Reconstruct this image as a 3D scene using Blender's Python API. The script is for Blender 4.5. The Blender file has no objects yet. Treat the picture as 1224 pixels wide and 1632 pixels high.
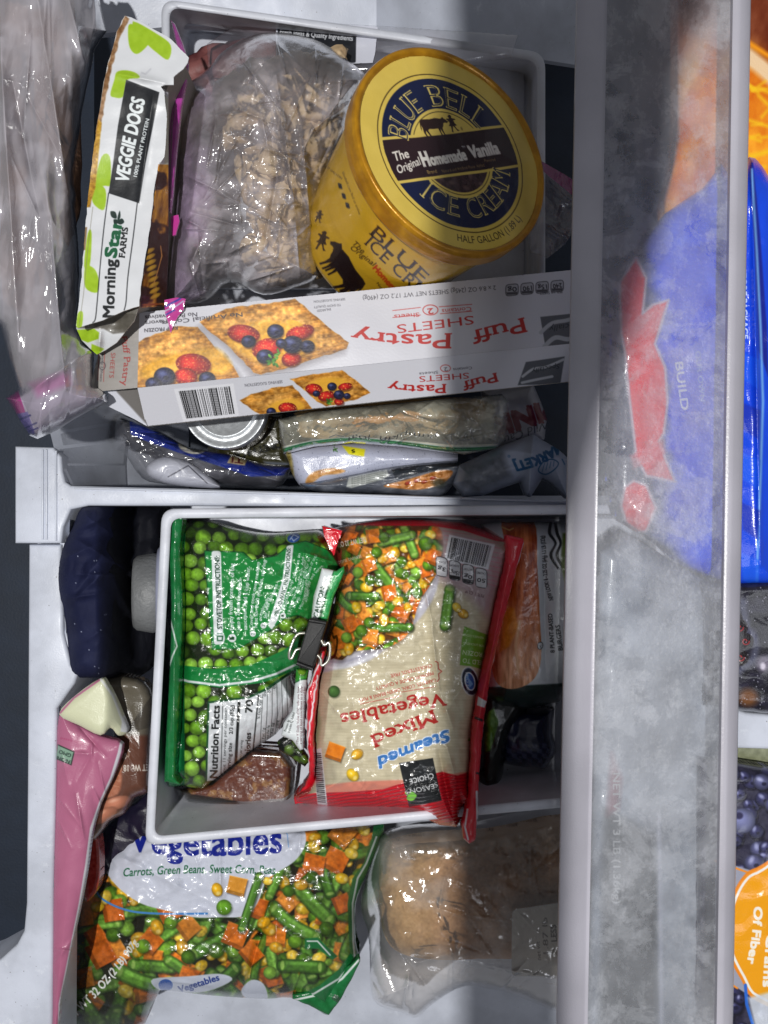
import bpy, bmesh, math, random
import numpy as np
from mathutils import Vector, Matrix

S = bpy.context.scene
COL = S.collection
F = 1226.0          # focal length of the photograph in photo pixels
CZ = 0.613          # camera height above the level of the tray rims (metres)

# ------------------------------------------------------------------ camera, world, lights, exposure
cam = bpy.data.cameras.new('camera'); camo = bpy.data.objects.new('camera', cam); COL.objects.link(camo)
camo.location = (0, 0, CZ); camo.rotation_euler = (0, 0, 0)
cam.sensor_fit = 'VERTICAL'; cam.sensor_height = 36.0; cam.lens = F/1632*36.0
cam.clip_start = 0.01; cam.clip_end = 20
S.camera = camo
W = bpy.data.worlds.new('World'); S.world = W; W.use_nodes = True
bg = W.node_tree.nodes['Background']; bg.inputs[0].default_value = (0.93, 0.95, 1.0, 1); bg.inputs[1].default_value = 0.125
def area(name, loc, target, size, power, col):
    l = bpy.data.lights.new(name, 'AREA'); l.shape = 'DISK'; l.size = size; l.energy = power; l.color = col
    o = bpy.data.objects.new(name, l); COL.objects.link(o); o.location = loc
    d = Vector(target)-Vector(loc); o.rotation_euler = d.to_track_quat('-Z', 'Y').to_euler()
    return o
area('room_lamp', (-0.235, -0.06, 1.75), (0.0, 0.0, 0.0), 0.042, 24.0, (1.0, 0.985, 0.955))
area('soft_fill', (0.75, -0.35, 1.3), (0.1, 0.0, 0.0), 0.5, 1.7, (0.90, 0.93, 1.0))  # added fill lamp, large for broad highlights on the films
S.view_settings.view_transform = 'Standard'; S.view_settings.look = 'None'
S.view_settings.exposure = 0.30; S.view_settings.gamma = 1
S.render.engine = 'CYCLES'
S.cycles.max_bounces = 10; S.cycles.transparent_max_bounces = 16; S.cycles.diffuse_bounces = 3
S.cycles.glossy_bounces = 3; S.cycles.transmission_bounces = 4; S.cycles.caustics_reflective = False; S.cycles.caustics_refractive = False

# ------------------------------------------------------------------ helpers: pixels <-> points
def P(px, py, z):
    d = (CZ-np.asarray(z, float))/F
    return (np.asarray(px, float)-612)*d, (816-np.asarray(py, float))*d, np.asarray(z, float)+0*np.asarray(px, float)
def PV(px, py, z):
    a, b, c = P(px, py, z); return Vector((float(a), float(b), float(c)))
def tag(o, label=None, cat=None, group=None, kind=None):
    if label: o['label'] = label
    if cat: o['category'] = cat
    if group: o['group'] = group
    if kind: o['kind'] = kind
    return o
def thing(name, label, cat, loc, group=None):
    o = bpy.data.objects.new(name, None); COL.objects.link(o); o.location = loc; o.empty_display_size = .02
    return tag(o, label, cat, group)
def link(name, me, mat, parent=None):
    o = bpy.data.objects.new(name, me); COL.objects.link(o)
    if mat: me.materials.append(mat)
    if parent is not None:
        o.parent = parent
        off = Vector((0, 0, 0)); p = parent
        while p is not None: off += Vector(p.location); p = p.parent
        o.location = -off          # meshes are written in world coordinates
    return o

# ------------------------------------------------------------------ numpy noise
def _hash(ix, iy, seed):
    h = (ix.astype(np.int64)*374761393 + iy.astype(np.int64)*668265263 + seed*1442695041) & 0xffffffff
    h = ((h ^ (h >> 13))*1274126177) & 0xffffffff
    h = h ^ (h >> 16)
    return (h & 0xffff)/65535.0
def vnoise(x, y, seed=0):
    x = np.asarray(x, float); y = np.asarray(y, float)
    ix = np.floor(x); iy = np.floor(y); fx = x-ix; fy = y-iy
    fx = fx*fx*fx*(fx*(fx*6-15)+10); fy = fy*fy*fy*(fy*(fy*6-15)+10)
    a = _hash(ix, iy, seed); b = _hash(ix+1, iy, seed); c = _hash(ix, iy+1, seed); d = _hash(ix+1, iy+1, seed)
    return (a*(1-fx)+b*fx)*(1-fy)+(c*(1-fx)+d*fx)*fy
def fbm(x, y, s, oct=4, seed=0):
    r = 0; a = .5; t = 0
    for i in range(oct):
        r = r+a*vnoise(x/s*2**i+17.3*i, y/s*2**i-9.1*i, seed+i); t += a; a *= .5
    return r/t
def crumple(x, y, s, seed=0, n=7):
    """folded plastic film: sum of warped triangular folds, about -1..1"""
    rnd = random.Random(seed); r = 0; w = 0
    wx = (fbm(x, y, s*2.5, 3, seed+50)-.5)*s*3.2; wy = (fbm(x, y, s*2.5, 3, seed+90)-.5)*s*3.2
    for i in range(n):
        a = rnd.uniform(0, math.pi); f = 1/(s*rnd.uniform(.6, 2.4)); ph = rnd.uniform(0, 9)
        t = ((x+wx)*math.cos(a)+(y+wy)*math.sin(a))*f+ph
        tri = np.abs((t % 2)-1)*2-1
        am = 1/f/s; r = r+tri*am*(.25+fbm(x, y, s*3, 2, seed+7*i)); w += am*.7
    return r/w*.8
def sstep(a, b, x):
    t = np.clip((x-a)/(b-a), 0, 1); return t*t*(3-2*t)

def cr(pts, n=6, closed=True):
    """Catmull-Rom through points"""
    p = [np.array(q, float) for q in pts]; out = []; m = len(p)
    for i in range(m if closed else m-1):
        if closed: a, b, c, d = p[i-1], p[i], p[(i+1) % m], p[(i+2) % m]
        else: a, b, c, d = p[max(i-1, 0)], p[i], p[i+1], p[min(i+2, m-1)]
        for k in range(n):
            t = k/n
            out.append(.5*((2*b)+(-a+c)*t+(2*a-5*b+4*c-d)*t*t+(-a+3*b-3*c+d)*t**3))
    if not closed: out.append(p[-1])
    return [tuple(q) for q in out]
def jag(pts, step, amp, seed=1):
    """subdivide a polygon and roughen its edge"""
    r = random.Random(seed); out = []
    for i in range(len(pts)):
        a = np.array(pts[i], float); b = np.array(pts[(i+1) % len(pts)], float)
        L = np.linalg.norm(b-a); n = max(1, int(L/step)); nn = np.array([-(b-a)[1], (b-a)[0]])/(L+1e-9)
        for k in range(n):
            out.append(tuple(a+(b-a)*k/n+nn*(r.uniform(-amp, amp) if k else 0)))
    return out
def sdf(pts, X, Y, nearest=False):
    p = np.array(pts, float); q = np.roll(p, -1, 0)
    best = np.full(X.shape, 1e18); inside = np.zeros(X.shape, bool)
    nx = np.zeros(X.shape); ny = np.zeros(X.shape)
    for (ax, ay), (bx, by) in zip(p, q):
        ex, ey = bx-ax, by-ay; L = ex*ex+ey*ey+1e-12
        t = np.clip(((X-ax)*ex+(Y-ay)*ey)/L, 0, 1)
        cx = ax+t*ex; cy = ay+t*ey; d = (X-cx)**2+(Y-cy)**2
        m = d < best
        best = np.where(m, d, best)
        if nearest: nx = np.where(m, cx, nx); ny = np.where(m, cy, ny)
        c = ((ay <= Y) & (by > Y)) | ((by <= Y) & (ay > Y))
        if abs(ey) > 1e-12: inside ^= c & (X < ax+(Y-ay)/ey*ex)
    s = np.sqrt(best)*np.where(inside, -1, 1)
    return (s, nx, ny) if nearest else s
def lin(c):
    c = np.asarray(c, float)/255.0
    return np.where(c <= .04045, c/12.92, ((c+.055)/1.055)**2.4)

# ------------------------------------------------------------------ text outlines from Blender's built-in font
_tc = {}
def text_edges(s, bold=0.0):
    k = (s, bold)
    if k in _tc: return _tc[k]
    c = bpy.data.curves.new('t', 'FONT'); c.body = s; c.resolution_u = 3; c.offset = bold
    o = bpy.data.objects.new('t', c); COL.objects.link(o); bpy.context.view_layer.update()
    ev = o.evaluated_get(bpy.context.evaluated_depsgraph_get()); m = ev.to_mesh()
    co = np.zeros(len(m.vertices)*3); m.vertices.foreach_get('co', co); co = co.reshape(-1, 3)[:, :2]
    ed = {}
    for p in m.polygons:
        v = list(p.vertices)
        for i in range(len(v)):
            a, b = v[i], v[(i+1) % len(v)]
            if (b, a) in ed: del ed[(b, a)]
            else: ed[(a, b)] = 1
    E = np.array(list(ed.keys()), int).reshape(-1, 2)
    r = (co[E[:, 0]], co[E[:, 1]]) if len(E) else (np.zeros((0, 2)), np.zeros((0, 2)))
    ev.to_mesh_clear(); bpy.data.objects.remove(o); bpy.data.curves.remove(c)
    _tc[k] = r; return r
CAP = text_edges('H')[0][:, 1].max()
SER = {'B': ('0', '0'), 'L': ('0', '0'), 'U': ('01', ''), 'E': ('0', '0'), 'I': ('5', '5'), 'R': ('0', '01'), 'A': ('', '01'), 'M': ('01', '01'),
       'H': ('01', '01'), 'P': ('0', '0'), 'F': ('0', '0'), 'T': ('', '5'), 'D': ('0', '0'), 'N': ('01', '0'), 'V': ('01', ''), 'f': ('', '0'),
       'r': ('0', '0'), 'i': ('5', '5'), 'x': ('01', '01'), 'l': ('5', '5'), 'y': ('01', ''), 'u': ('01', '1'), 'd': ('1', '1'), 'b': ('0', ''), 'm': ('0', '05'+'1'), 'n': ('0', '01')}
def serif_edges(s, bold):
    """edge set of a string with small bars added at the stem ends (serif look)"""
    A = []; B = []; x = 0
    one = text_edges('|' , 0); w1 = text_edges('||', 0); adv = w1[0][:, 0].max()-one[0][:, 0].max()
    for ch in s:
        full = text_edges(ch+'|', bold) if ch != ' ' else text_edges('. |', bold)
        bar = full[0][:, 0].max()
        base = one[0][:, 0].max()
        dot = (text_edges('.|', 0)[0][:, 0].max()-base) if ch == ' ' else 0
        if ch != ' ':
            a, b = text_edges(ch, bold)
            A.append(a+[x, 0]); B.append(b+[x, 0])
            if ch in SER and len(a):
                x0, x1 = a[:, 0].min(), a[:, 0].max(); y0, y1 = max(a[:, 1].min(), 0), a[:, 1].max()
                t = .045; hw = .085
                for yy, sp, sg in ((y1, SER[ch][0], -1), (y0, SER[ch][1], 1)):
                    for q in sp:
                        cx = {'0': x0+.05, '1': x1-.05, '5': (x0+x1)/2}[q]
                        ys = sorted((yy, yy+sg*t))
                        P4 = [(cx-hw+x, ys[0]), (cx+hw+x, ys[0]), (cx+hw+x, ys[1]), (cx-hw+x, ys[1])]
                        A.append(np.array(P4)); B.append(np.roll(np.array(P4), -1, 0))
        x += bar-base-dot
    return np.concatenate(A), np.concatenate(B)

# ------------------------------------------------------------------ canvas: colours of a printed sheet, sampled at its vertices
class Canvas:
    def __init__(c, x0, y0, x1, y1, col=(200, 200, 205), st=1.0):
        c.x0, c.y0, c.st = x0, y0, st
        c.w = int((x1-x0)/st)+1; c.h = int((y1-y0)/st)+1
        c.X, c.Y = np.meshgrid(x0+np.arange(c.w)*st, y0+np.arange(c.h)*st)
        c.rgb = np.empty((c.h, c.w, 3)); c.rgb[:] = col
        c.z = np.zeros((c.h, c.w)); c.a = np.ones((c.h, c.w)); c.r = np.full((c.h, c.w), .3); c.m = np.zeros((c.h, c.w))
    def box(c, xa, ya, xb, yb, pad=2):
        i0 = max(0, int((xa-pad-c.x0)/c.st)); i1 = min(c.w, int((xb+pad-c.x0)/c.st)+2)
        j0 = max(0, int((ya-pad-c.y0)/c.st)); j1 = min(c.h, int((yb+pad-c.y0)/c.st)+2)
        return slice(j0, max(j1, j0)), slice(i0, max(i1, i0))
    def bbox(c, pts, pad=2):
        p = np.array(pts); return c.box(p[:, 0].min(), p[:, 1].min(), p[:, 0].max(), p[:, 1].max(), pad)
    def mix(c, sl, m, col):
        col = np.asarray(col, float)
        c.rgb[sl] = c.rgb[sl]*(1-m[..., None])+col*m[..., None]
    def mask(c, pts, soft=.7):
        sl = c.bbox(pts, soft+2)
        if c.X[sl].size == 0: return sl, np.zeros(c.X[sl].shape)
        return sl, np.clip(.5-sdf(pts, c.X[sl], c.Y[sl])/(2*soft), 0, 1)
    def poly(c, pts, col, soft=.7, al=1.0, noise=0, ns=8, seed=0):
        sl, m = c.mask(pts, soft)
        if m.size == 0: return
        col = np.asarray(col, float)
        if noise: col = col+((fbm(c.X[sl], c.Y[sl], ns, 3, seed)-.5)*noise*2)[..., None]
        c.mix(sl, m*al, col)
    def line(c, pts, w, col, al=1, soft=.7):
        p = np.array(pts, float)
        sl = c.bbox(p, w+3); X, Y = c.X[sl], c.Y[sl]
        if X.size == 0: return
        d = np.full(X.shape, 1e9)
        for (ax, ay), (bx, by) in zip(p[:-1], p[1:]):
            ex, ey = bx-ax, by-ay; t = np.clip(((X-ax)*ex+(Y-ay)*ey)/(ex*ex+ey*ey+1e-9), 0, 1)
            d = np.minimum(d, np.hypot(X-ax-t*ex, Y-ay-t*ey))
        c.mix(sl, np.clip((w/2-d)/(2*soft)+.5, 0, 1)*al, col)
    def ell(c, cx, cy, rx, ry, ang, col, al=1, soft=.12, shade=0):
        R = max(rx, ry); sl = c.box(cx-R, cy-R, cx+R, cy+R); X, Y = c.X[sl]-cx, c.Y[sl]-cy
        if X.size == 0: return
        ca, sa = math.cos(ang), math.sin(ang)
        u = (X*ca+Y*sa)/rx; v = (-X*sa+Y*ca)/ry; d = np.hypot(u, v)
        m = np.clip((1-d)/soft+.0, 0, 1)*al
        col = np.asarray(col, float)[None, None, :]
        if shade:
            k = 1-shade*np.clip(d, 0, 1)**2.2+shade*.55*np.clip(1-np.hypot((X+.35*R)/R, (Y+.35*R)/R)*1.3, 0, 1)
            col = col*k[..., None]
        c.rgb[sl] = c.rgb[sl]*(1-m[..., None])+col*m[..., None]
    def fill_edges(c, A, B, col, al=1.0, ss=3, off=((0, 0),)):
        """anti-aliased winding fill of an edge set given in canvas coordinates (y down)"""
        if len(A) == 0: return
        pts = np.concatenate([A, B]); sl = c.bbox(pts, 2+max(abs(o[0]) for o in off))
        j0, j1, i0, i1 = sl[0].start, sl[0].stop, sl[1].start, sl[1].stop
        if j1 <= j0 or i1 <= i0: return
        tot = 0
        for o in off: tot = np.maximum(tot, c._cov(A+np.array(o), B+np.array(o), i0, j0, i1, j1, ss))
        c.mix(sl, tot*al, col)
    def _cov(c, A, B, i0, j0, i1, j1, ss):
        ax = (A[:, 0]-c.x0)/c.st-i0; ay = (A[:, 1]-c.y0)/c.st-j0; bx = (B[:, 0]-c.x0)/c.st-i0; by = (B[:, 1]-c.y0)/c.st-j0
        cov = np.zeros((j1-j0, i1-i0)); xs = np.arange(i1-i0)
        dy = by-ay; ok = np.abs(dy) > 1e-9; ax, ay, bx, by, dy = ax[ok], ay[ok], bx[ok], by[ok], dy[ok]
        lo = np.minimum(ay, by); hi = np.maximum(ay, by); sg = np.sign(dy)
        for j in range(j1-j0):
            acc = 0
            for k in range(ss):
                y = j-.5+(k+.5)/ss
                m = (lo <= y) & (hi > y)
                if not m.any(): continue
                xc = ax[m]+(y-ay[m])/dy[m]*(bx[m]-ax[m])
                r = (sg[m][:, None]*np.clip(xs[None, :]+.5-xc[:, None], 0, 1)).sum(0)
                acc = acc+np.clip(np.abs(r), 0, 1)
            cov[j] = acc/ss
        return cov
    def text(c, s, p0, p1, h, col, bold=0.0, serif=False, it=0.0, al=1.0, arc=None, y2=0, wave=None, h1=None):
        """s from baseline start p0 to baseline end p1, capital height h (h1 at the end)"""
        fat = max(bold, 0.0); bold = min(bold, 0.0)
        A, B = (serif_edges(s, bold) if serif else text_edges(s, bold))
        if len(A) == 0: return
        x0 = min(A[:, 0].min(), B[:, 0].min()); x1 = max(A[:, 0].max(), B[:, 0].max()); wd = x1-x0
        p0 = np.array(p0, float); p1 = np.array(p1, float)
        def tr(Q):
            t = (Q[:, 0]-x0)/wd; v = Q[:, 1]/CAP
            hh = h if h1 is None else h+(h1-h)*t
            if arc:
                cx, cy, R, a0, a1, out = arc       # angles in degrees, clockwise on the picture; out=+1: tops point outwards
                a = np.radians(a0+(a1-a0)*t); rr = R+out*v*hh
                return np.stack([cx+rr*np.cos(a), cy+rr*np.sin(a)], 1)
            d = (p1-p0); L = np.hypot(*d); u = d/L; n = np.array([u[1], -u[0]])
            q = p0+np.outer(t*L+it*v*hh, u)+np.outer(v*hh, n)
            if wave: q = q+np.outer(wave(t), n)
            return q
        TA, TB = tr(A), tr(B); e = fat/CAP*h*.9
        c.fill_edges(TA, TB, col, al, off=((0, 0), (-e, -e), (e, e), (-e, e), (e, -e)) if e > .12 else ((0, 0),))
    def lines(c, rows, p0, p1, dv, h, col, **k):
        """several text rows; dv = step from row to row"""
        for i, (s, f0, f1) in enumerate(rows):
            a = np.array(p0, float)+np.array(dv, float)*i; d = np.array(p1, float)-np.array(p0, float)
            c.text(s, a+d*f0, a+d*f1, h, col, **k)
    def barcode(c, q, seed=3, col=(20, 20, 22), n=34, back=(222, 222, 228)):
        """q = four corners TL TR BR BL; bars run from the top edge to the bottom edge"""
        c.poly(q, back); TL, TR, BR, BL = [np.array(p, float) for p in q]; r = random.Random(seed); t = .07
        L = np.hypot(*(TR-TL)); u = .86/(n*3.4)
        while t < .93:
            w = u*r.choice((1, 1, 2, 3)); 
            a, b = TL+(TR-TL)*t, BL+(BR-BL)*t; e, f = TL+(TR-TL)*(t+w), BL+(BR-BL)*(t+w)
            m = .08; a2, b2 = a+(b-a)*m, b+(a-b)*m; e2, f2 = e+(f-e)*m, f+(e-f)*m
            c.poly([a2, e2, f2, b2], col, soft=.35)
            t += w+u*r.choice((1, 1, 2, 3))
    def sample(c, px, py, arr=None):
        arr = c.rgb if arr is None else arr
        x = np.clip((px-c.x0)/c.st, 0, c.w-1.001); y = np.clip((py-c.y0)/c.st, 0, c.h-1.001)
        i = x.astype(int); j = y.astype(int); fx = x-i; fy = y-j
        if arr.ndim == 3: fx = fx[..., None]; fy = fy[..., None]
        return (arr[j, i]*(1-fx)+arr[j, i+1]*fx)*(1-fy)+(arr[j+1, i]*(1-fx)+arr[j+1, i+1]*fx)*fy

def mesh_np(name, co, faces4=None, faces_list=None, smooth=True):
    me = bpy.data.meshes.new(name)
    nv = len(co); me.vertices.add(nv); me.vertices.foreach_set('co', np.ascontiguousarray(co, dtype=np.float32).ravel())
    f = np.asarray(faces4, np.int32); nf = len(f)
    me.loops.add(nf*4); me.loops.foreach_set('vertex_index', f.ravel())
    me.polygons.add(nf); me.polygons.foreach_set('loop_start', np.arange(nf, dtype=np.int32)*4)
    me.polygons.foreach_set('use_smooth', np.full(nf, smooth))
    me.update(calc_edges=True); me.validate()
    return me
def setcol(me, rgb255, a=None, r=None):
    n = len(me.vertices); L = lin(np.clip(rgb255, 0, 255)).reshape(-1, 3)
    out = np.ones((n, 4), np.float32); out[:, :3] = L
    at = me.color_attributes.new('print', 'FLOAT_COLOR', 'POINT'); at.data.foreach_set('color', out.ravel())
    for nm, v in (('clear', a), ('gloss', r)):
        if v is not None:
            t = me.attributes.new(nm, 'FLOAT', 'POINT'); t.data.foreach_set('value', np.asarray(v, np.float32).ravel())

def sheet(name, outline, z, canvas, mat, parent=None, skirt=.0015, back=True, fn=None, st=None):
    """a printed or plain sheet: every canvas sample inside the outline becomes a vertex at height z(X,Y,sd); the rim turns down by skirt
    and a coarse underside closes it"""
    c = canvas
    X, Y = c.X, c.Y
    sd, nx, ny = sdf(outline, X, Y, True)
    d = c.st
    cellc = (sd[:-1, :-1]+sd[1:, :-1]+sd[:-1, 1:]+sd[1:, 1:])/4 < 0
    need = np.zeros(X.shape, bool)
    need[:-1, :-1] |= cellc; need[1:, :-1] |= cellc; need[:-1, 1:] |= cellc; need[1:, 1:] |= cellc
    push = (sd > 0) | (need & (np.abs(sd) < .35*d))
    Xs = np.where(need & push, nx, X); Ys = np.where(need & push, ny, Y)
    sdn = np.minimum(sd, 0)
    Z = (z(Xs, Ys, sdn) if callable(z) else np.full(X.shape, float(z)))+c.z
    idx = np.full(X.shape, -1, int); idx[need] = np.arange(need.sum())
    a = idx[:-1, :-1][cellc]; b = idx[:-1, 1:][cellc]; e = idx[1:, 1:][cellc]; f = idx[1:, :-1][cellc]
    faces = np.stack([a, f, e, b], 1)                # facing up (y is flipped)
    px, py, zz = Xs[need], Ys[need], Z[need]
    wx, wy, wz = P(px, py, zz); co = np.stack([wx, wy, wz], 1)
    n0 = len(co); rgb = c.rgb[need]; al = c.a[need]; rr = c.r[need]
    # rim
    eg = np.concatenate([np.stack([faces[:, i], faces[:, (i+1) % 4]], 1) for i in range(4)])
    key = {}
    es = np.sort(eg, 1); code = es[:, 0]*10**8+es[:, 1]; u, inv, cnt = np.unique(code, return_inverse=True, return_counts=True)
    be = eg[cnt[inv] == 1]
    bv = np.unique(be); remap = np.full(n0, -1, int)
    top2 = n0+np.arange(len(bv)); remap[bv] = np.arange(len(bv))
    sk = skirt(px[bv], py[bv]) if callable(skirt) else skirt
    low = co[bv].copy(); low[:, 2] -= sk
    cen = co[:, :2].mean(0)
    co2 = np.concatenate([co, co[bv], low])
    q0 = n0+remap[be[:, 0]]; q1 = n0+remap[be[:, 1]]; q2 = q1+len(bv); q3 = q0+len(bv)
    sfaces = np.stack([q1, q0, q3, q2], 1)
    allf = [faces, sfaces]
    if back:                                           # underside, coarse
        k = max(2, int(round(8/d)))
        cm = np.zeros_like(cellc); 
        G = {}; extra = []; bf = []
        H, Wd = cellc.shape
        for j in range(0, H-k+1, k):
            for i in range(0, Wd-k+1, k):
                if cellc[j:j+k, i:i+k].all():
                    q = []
                    for (jj, ii) in ((j, i), (j, i+k), (j+k, i+k), (j+k, i)):
                        if (jj, ii) not in G:
                            G[(jj, ii)] = len(co2)+len(extra); v = P(Xs[jj, ii], Ys[jj, ii], Z[jj, ii])
                            s_ = float(np.mean(sk)); extra.append((float(v[0]), float(v[1]), float(v[2])-max(s_, .0015)))
                        q.append(G[(jj, ii)])
                    bf.append(q)
        if bf:
            co2 = np.concatenate([co2, np.array(extra)]); allf.append(np.array(bf))
    ne = len(co2)-n0-2*len(bv)
    fill = lambda v: np.concatenate([v, v[bv], v[bv], np.repeat(v[:1], ne, 0)])
    me = mesh_np(name, co2, np.concatenate(allf))
    setcol(me, fill(rgb), fill(al), fill(rr))
    return link(name, me, mat, parent)
def pillow(sd, R, H):
    t = np.clip(-sd/R, 0, 1); return H*np.sqrt(np.clip(1-(1-t)**2, 0, 1))
def creases(X, Y, seed, n, box, h=.003, w=2.2, L=(18, 60), dirs=None):
    """many short sharp folds of thin film"""
    R = random.Random(seed); out = np.zeros(X.shape)
    st = abs(X[0, 1]-X[0, 0]) if X.ndim == 2 and X.shape[1] > 1 else 1
    for i in range(n):
        x, y = R.uniform(box[0], box[2]), R.uniform(box[1], box[3]); l = R.uniform(*L)
        a = R.uniform(0, math.pi) if dirs is None else R.gauss(dirs[0], dirs[1])
        p = (x-math.cos(a)*l/2, y-math.sin(a)*l/2); q = (x+math.cos(a)*l/2, y+math.sin(a)*l/2); m = 8*w
        k = (X > min(p[0], q[0])-m) & (X < max(p[0], q[0])+m) & (Y > min(p[1], q[1])-m) & (Y < max(p[1], q[1])+m)
        if k.any():
            ww = w*R.uniform(.7, 1.8); out[k] += crease(X[k], Y[k], p, q, ww, h*R.choice((-1, 1, 1))*R.uniform(.4, 1)*ww/w)
    return out
def crease(X, Y, a, b, w, h):
    ex, ey = b[0]-a[0], b[1]-a[1]; t = np.clip(((X-a[0])*ex+(Y-a[1])*ey)/(ex*ex+ey*ey), 0, 1)
    d = np.hypot(X-a[0]-t*ex, Y-a[1]-t*ey); return h*np.exp(-(d/w)**1.4)*(1-.6*np.abs(2*t-1))

# ------------------------------------------------------------------ plain 3-D meshes
def loft(name, loops, mat, parent=None, cap0=False, cap1=False, smooth=True, closed=True, sharp=35):
    """loops: lists of world points, equal counts"""
    n = len(loops[0]); co = [tuple(v) for L in loops for v in L]; fs = []
    for i in range(len(loops)-1):
        for j in range(n if closed else n-1):
            k = (j+1) % n; fs.append((i*n+j, i*n+k, (i+1)*n+k, (i+1)*n+j))
    if cap0: fs.append(tuple(range(n))[::-1])
    if cap1: fs.append(tuple((len(loops)-1)*n+j for j in range(n)))
    me = bpy.data.meshes.new(name); me.from_pydata(co, [], fs); me.update()
    bm = bmesh.new(); bm.from_mesh(me); bmesh.ops.recalc_face_normals(bm, faces=bm.faces[:]); bm.to_mesh(me); bm.free()
    for p in me.polygons: p.use_smooth = smooth
    if smooth: me.set_sharp_from_angle(angle=math.radians(sharp))
    return link(name, me, mat, parent)
def solid(name, outline, z0, z1, mat, parent=None, bevel=.0012, rad=None):
    """prism with a bevelled top, outline in photo pixels measured at the top height"""
    w = [PV(x, y, z1) for x, y in outline]; n = len(w)
    cen = sum(w, Vector())/n
    L = [[Vector((v.x, v.y, z0)) for v in w]]
    for k in range(4):
        a = k/3*math.pi/2; ins = bevel*(1-math.cos(a)); up = z1-bevel+bevel*math.sin(a)
        o = []
        for i in range(n):
            p, q, r = w[i-1], w[i], w[(i+1) % n]
            d1 = (q-p).normalized(); d2 = (r-q).normalized(); t = (d1+d2); t = t.normalized() if t.length > 1e-6 else d1
            nrm = Vector((-t.y, t.x, 0)); s = 1 if area2(w) > 0 else -1
            m = 1/max(.35, abs(Vector((-d1.y, d1.x, 0)).dot(nrm)))
            o.append(Vector((q.x, q.y, up))+nrm*s*ins*m)
        L.append(o)
    return loft(name, L, mat, parent, cap0=True, cap1=True)
def area2(w): return sum(w[i].x*w[(i+1) % len(w)].y-w[(i+1) % len(w)].x*w[i].y for i in range(len(w)))
def rq(c, r, n=6):
    """rounded quadrilateral in pixels"""
    out = []
    m = len(c)
    for i in range(m):
        p, q, s = [np.array(c[k % m], float) for k in (i-1, i, i+1)]
        rr = r[i] if isinstance(r, (list, tuple)) else r
        a = q+(p-q)/np.hypot(*(p-q))*rr; b = q+(s-q)/np.hypot(*(s-q))*rr
        for k in range(n+1):
            t = k/n; out.append(tuple(a*(1-t)**2+2*q*t*(1-t)+b*t*t))
    return out
def tube(name, pts, rad, mat, parent=None, seg=8, closed=False, flat=1.0):
    pts = [Vector(p) for p in pts]; L = []; n = len(pts); up = Vector((0, 0, 1))
    for i, p in enumerate(pts):
        t = (pts[min(i+1, n-1)]-pts[max(i-1, 0)]).normalized()
        a = t.cross(up); a = a.normalized() if a.length > 1e-4 else Vector((1, 0, 0)); b = a.cross(t)
        r = rad[i] if isinstance(rad, (list, tuple)) else rad
        L.append([p+a*math.cos(q*2*math.pi/seg)*r+b*math.sin(q*2*math.pi/seg)*r*flat for q in range(seg)])
    return loft(name, L, mat, parent, cap0=True, cap1=True, sharp=60)
def blob(name, px, py, z, rx, ry, rz, mat, seed=0, amp=.25, fs=1.2, rot=0, parent=None, sub=4, sq=1.0):
    """lumpy solid; centre in pixels, radii in metres"""
    bm = bmesh.new(); bmesh.ops.create_icosphere(bm, subdivisions=sub, radius=1)
    from mathutils import noise
    c = PV(px, py, z); R = Matrix.Rotation(rot, 3, 'Z')
    for v in bm.verts:
        p = v.co.copy(); n = noise.fractal(p*fs+Vector((seed*3.1, seed*1.7, 0)), .8, 2.2, 4)
        if sq != 1: p = Vector([math.copysign(abs(q)**sq, q) for q in p])
        p *= 1+amp*n
        v.co = c+R @ Vector((p.x*rx, p.y*ry, p.z*rz))
    me = bpy.data.meshes.new(name); bm.to_mesh(me); bm.free()
    for p in me.polygons: p.use_smooth = True
    return link(name, me, mat, parent)

# ------------------------------------------------------------------ materials
def newmat(name):
    m = bpy.data.materials.new(name); m.use_nodes = True; nt = m.node_tree
    return m, nt, nt.nodes['Principled BSDF'], nt.nodes['Material Output']
def bump(nt, bs, scale, dist, detail=3, stretch=None, kind='noise', strength=1.0, prev=None):
    tc = nt.nodes.new('ShaderNodeTexCoord'); src = tc.outputs['Object']
    if stretch:
        mp = nt.nodes.new('ShaderNodeMapping'); mp.inputs['Scale'].default_value = stretch; nt.links.new(src, mp.inputs[0]); src = mp.outputs[0]
    t = nt.nodes.new('ShaderNodeTexNoise'); t.inputs['Scale'].default_value = scale; t.inputs['Detail'].default_value = detail
    nt.links.new(src, t.inputs['Vector'])
    b = nt.nodes.new('ShaderNodeBump'); b.inputs['Distance'].default_value = dist; b.inputs['Strength'].default_value = strength
    nt.links.new(t.outputs['Fac'], b.inputs['Height'])
    if prev: nt.links.new(prev.outputs[0], b.inputs['Normal'])
    nt.links.new(b.outputs[0], bs.inputs['Normal']); return b
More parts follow.
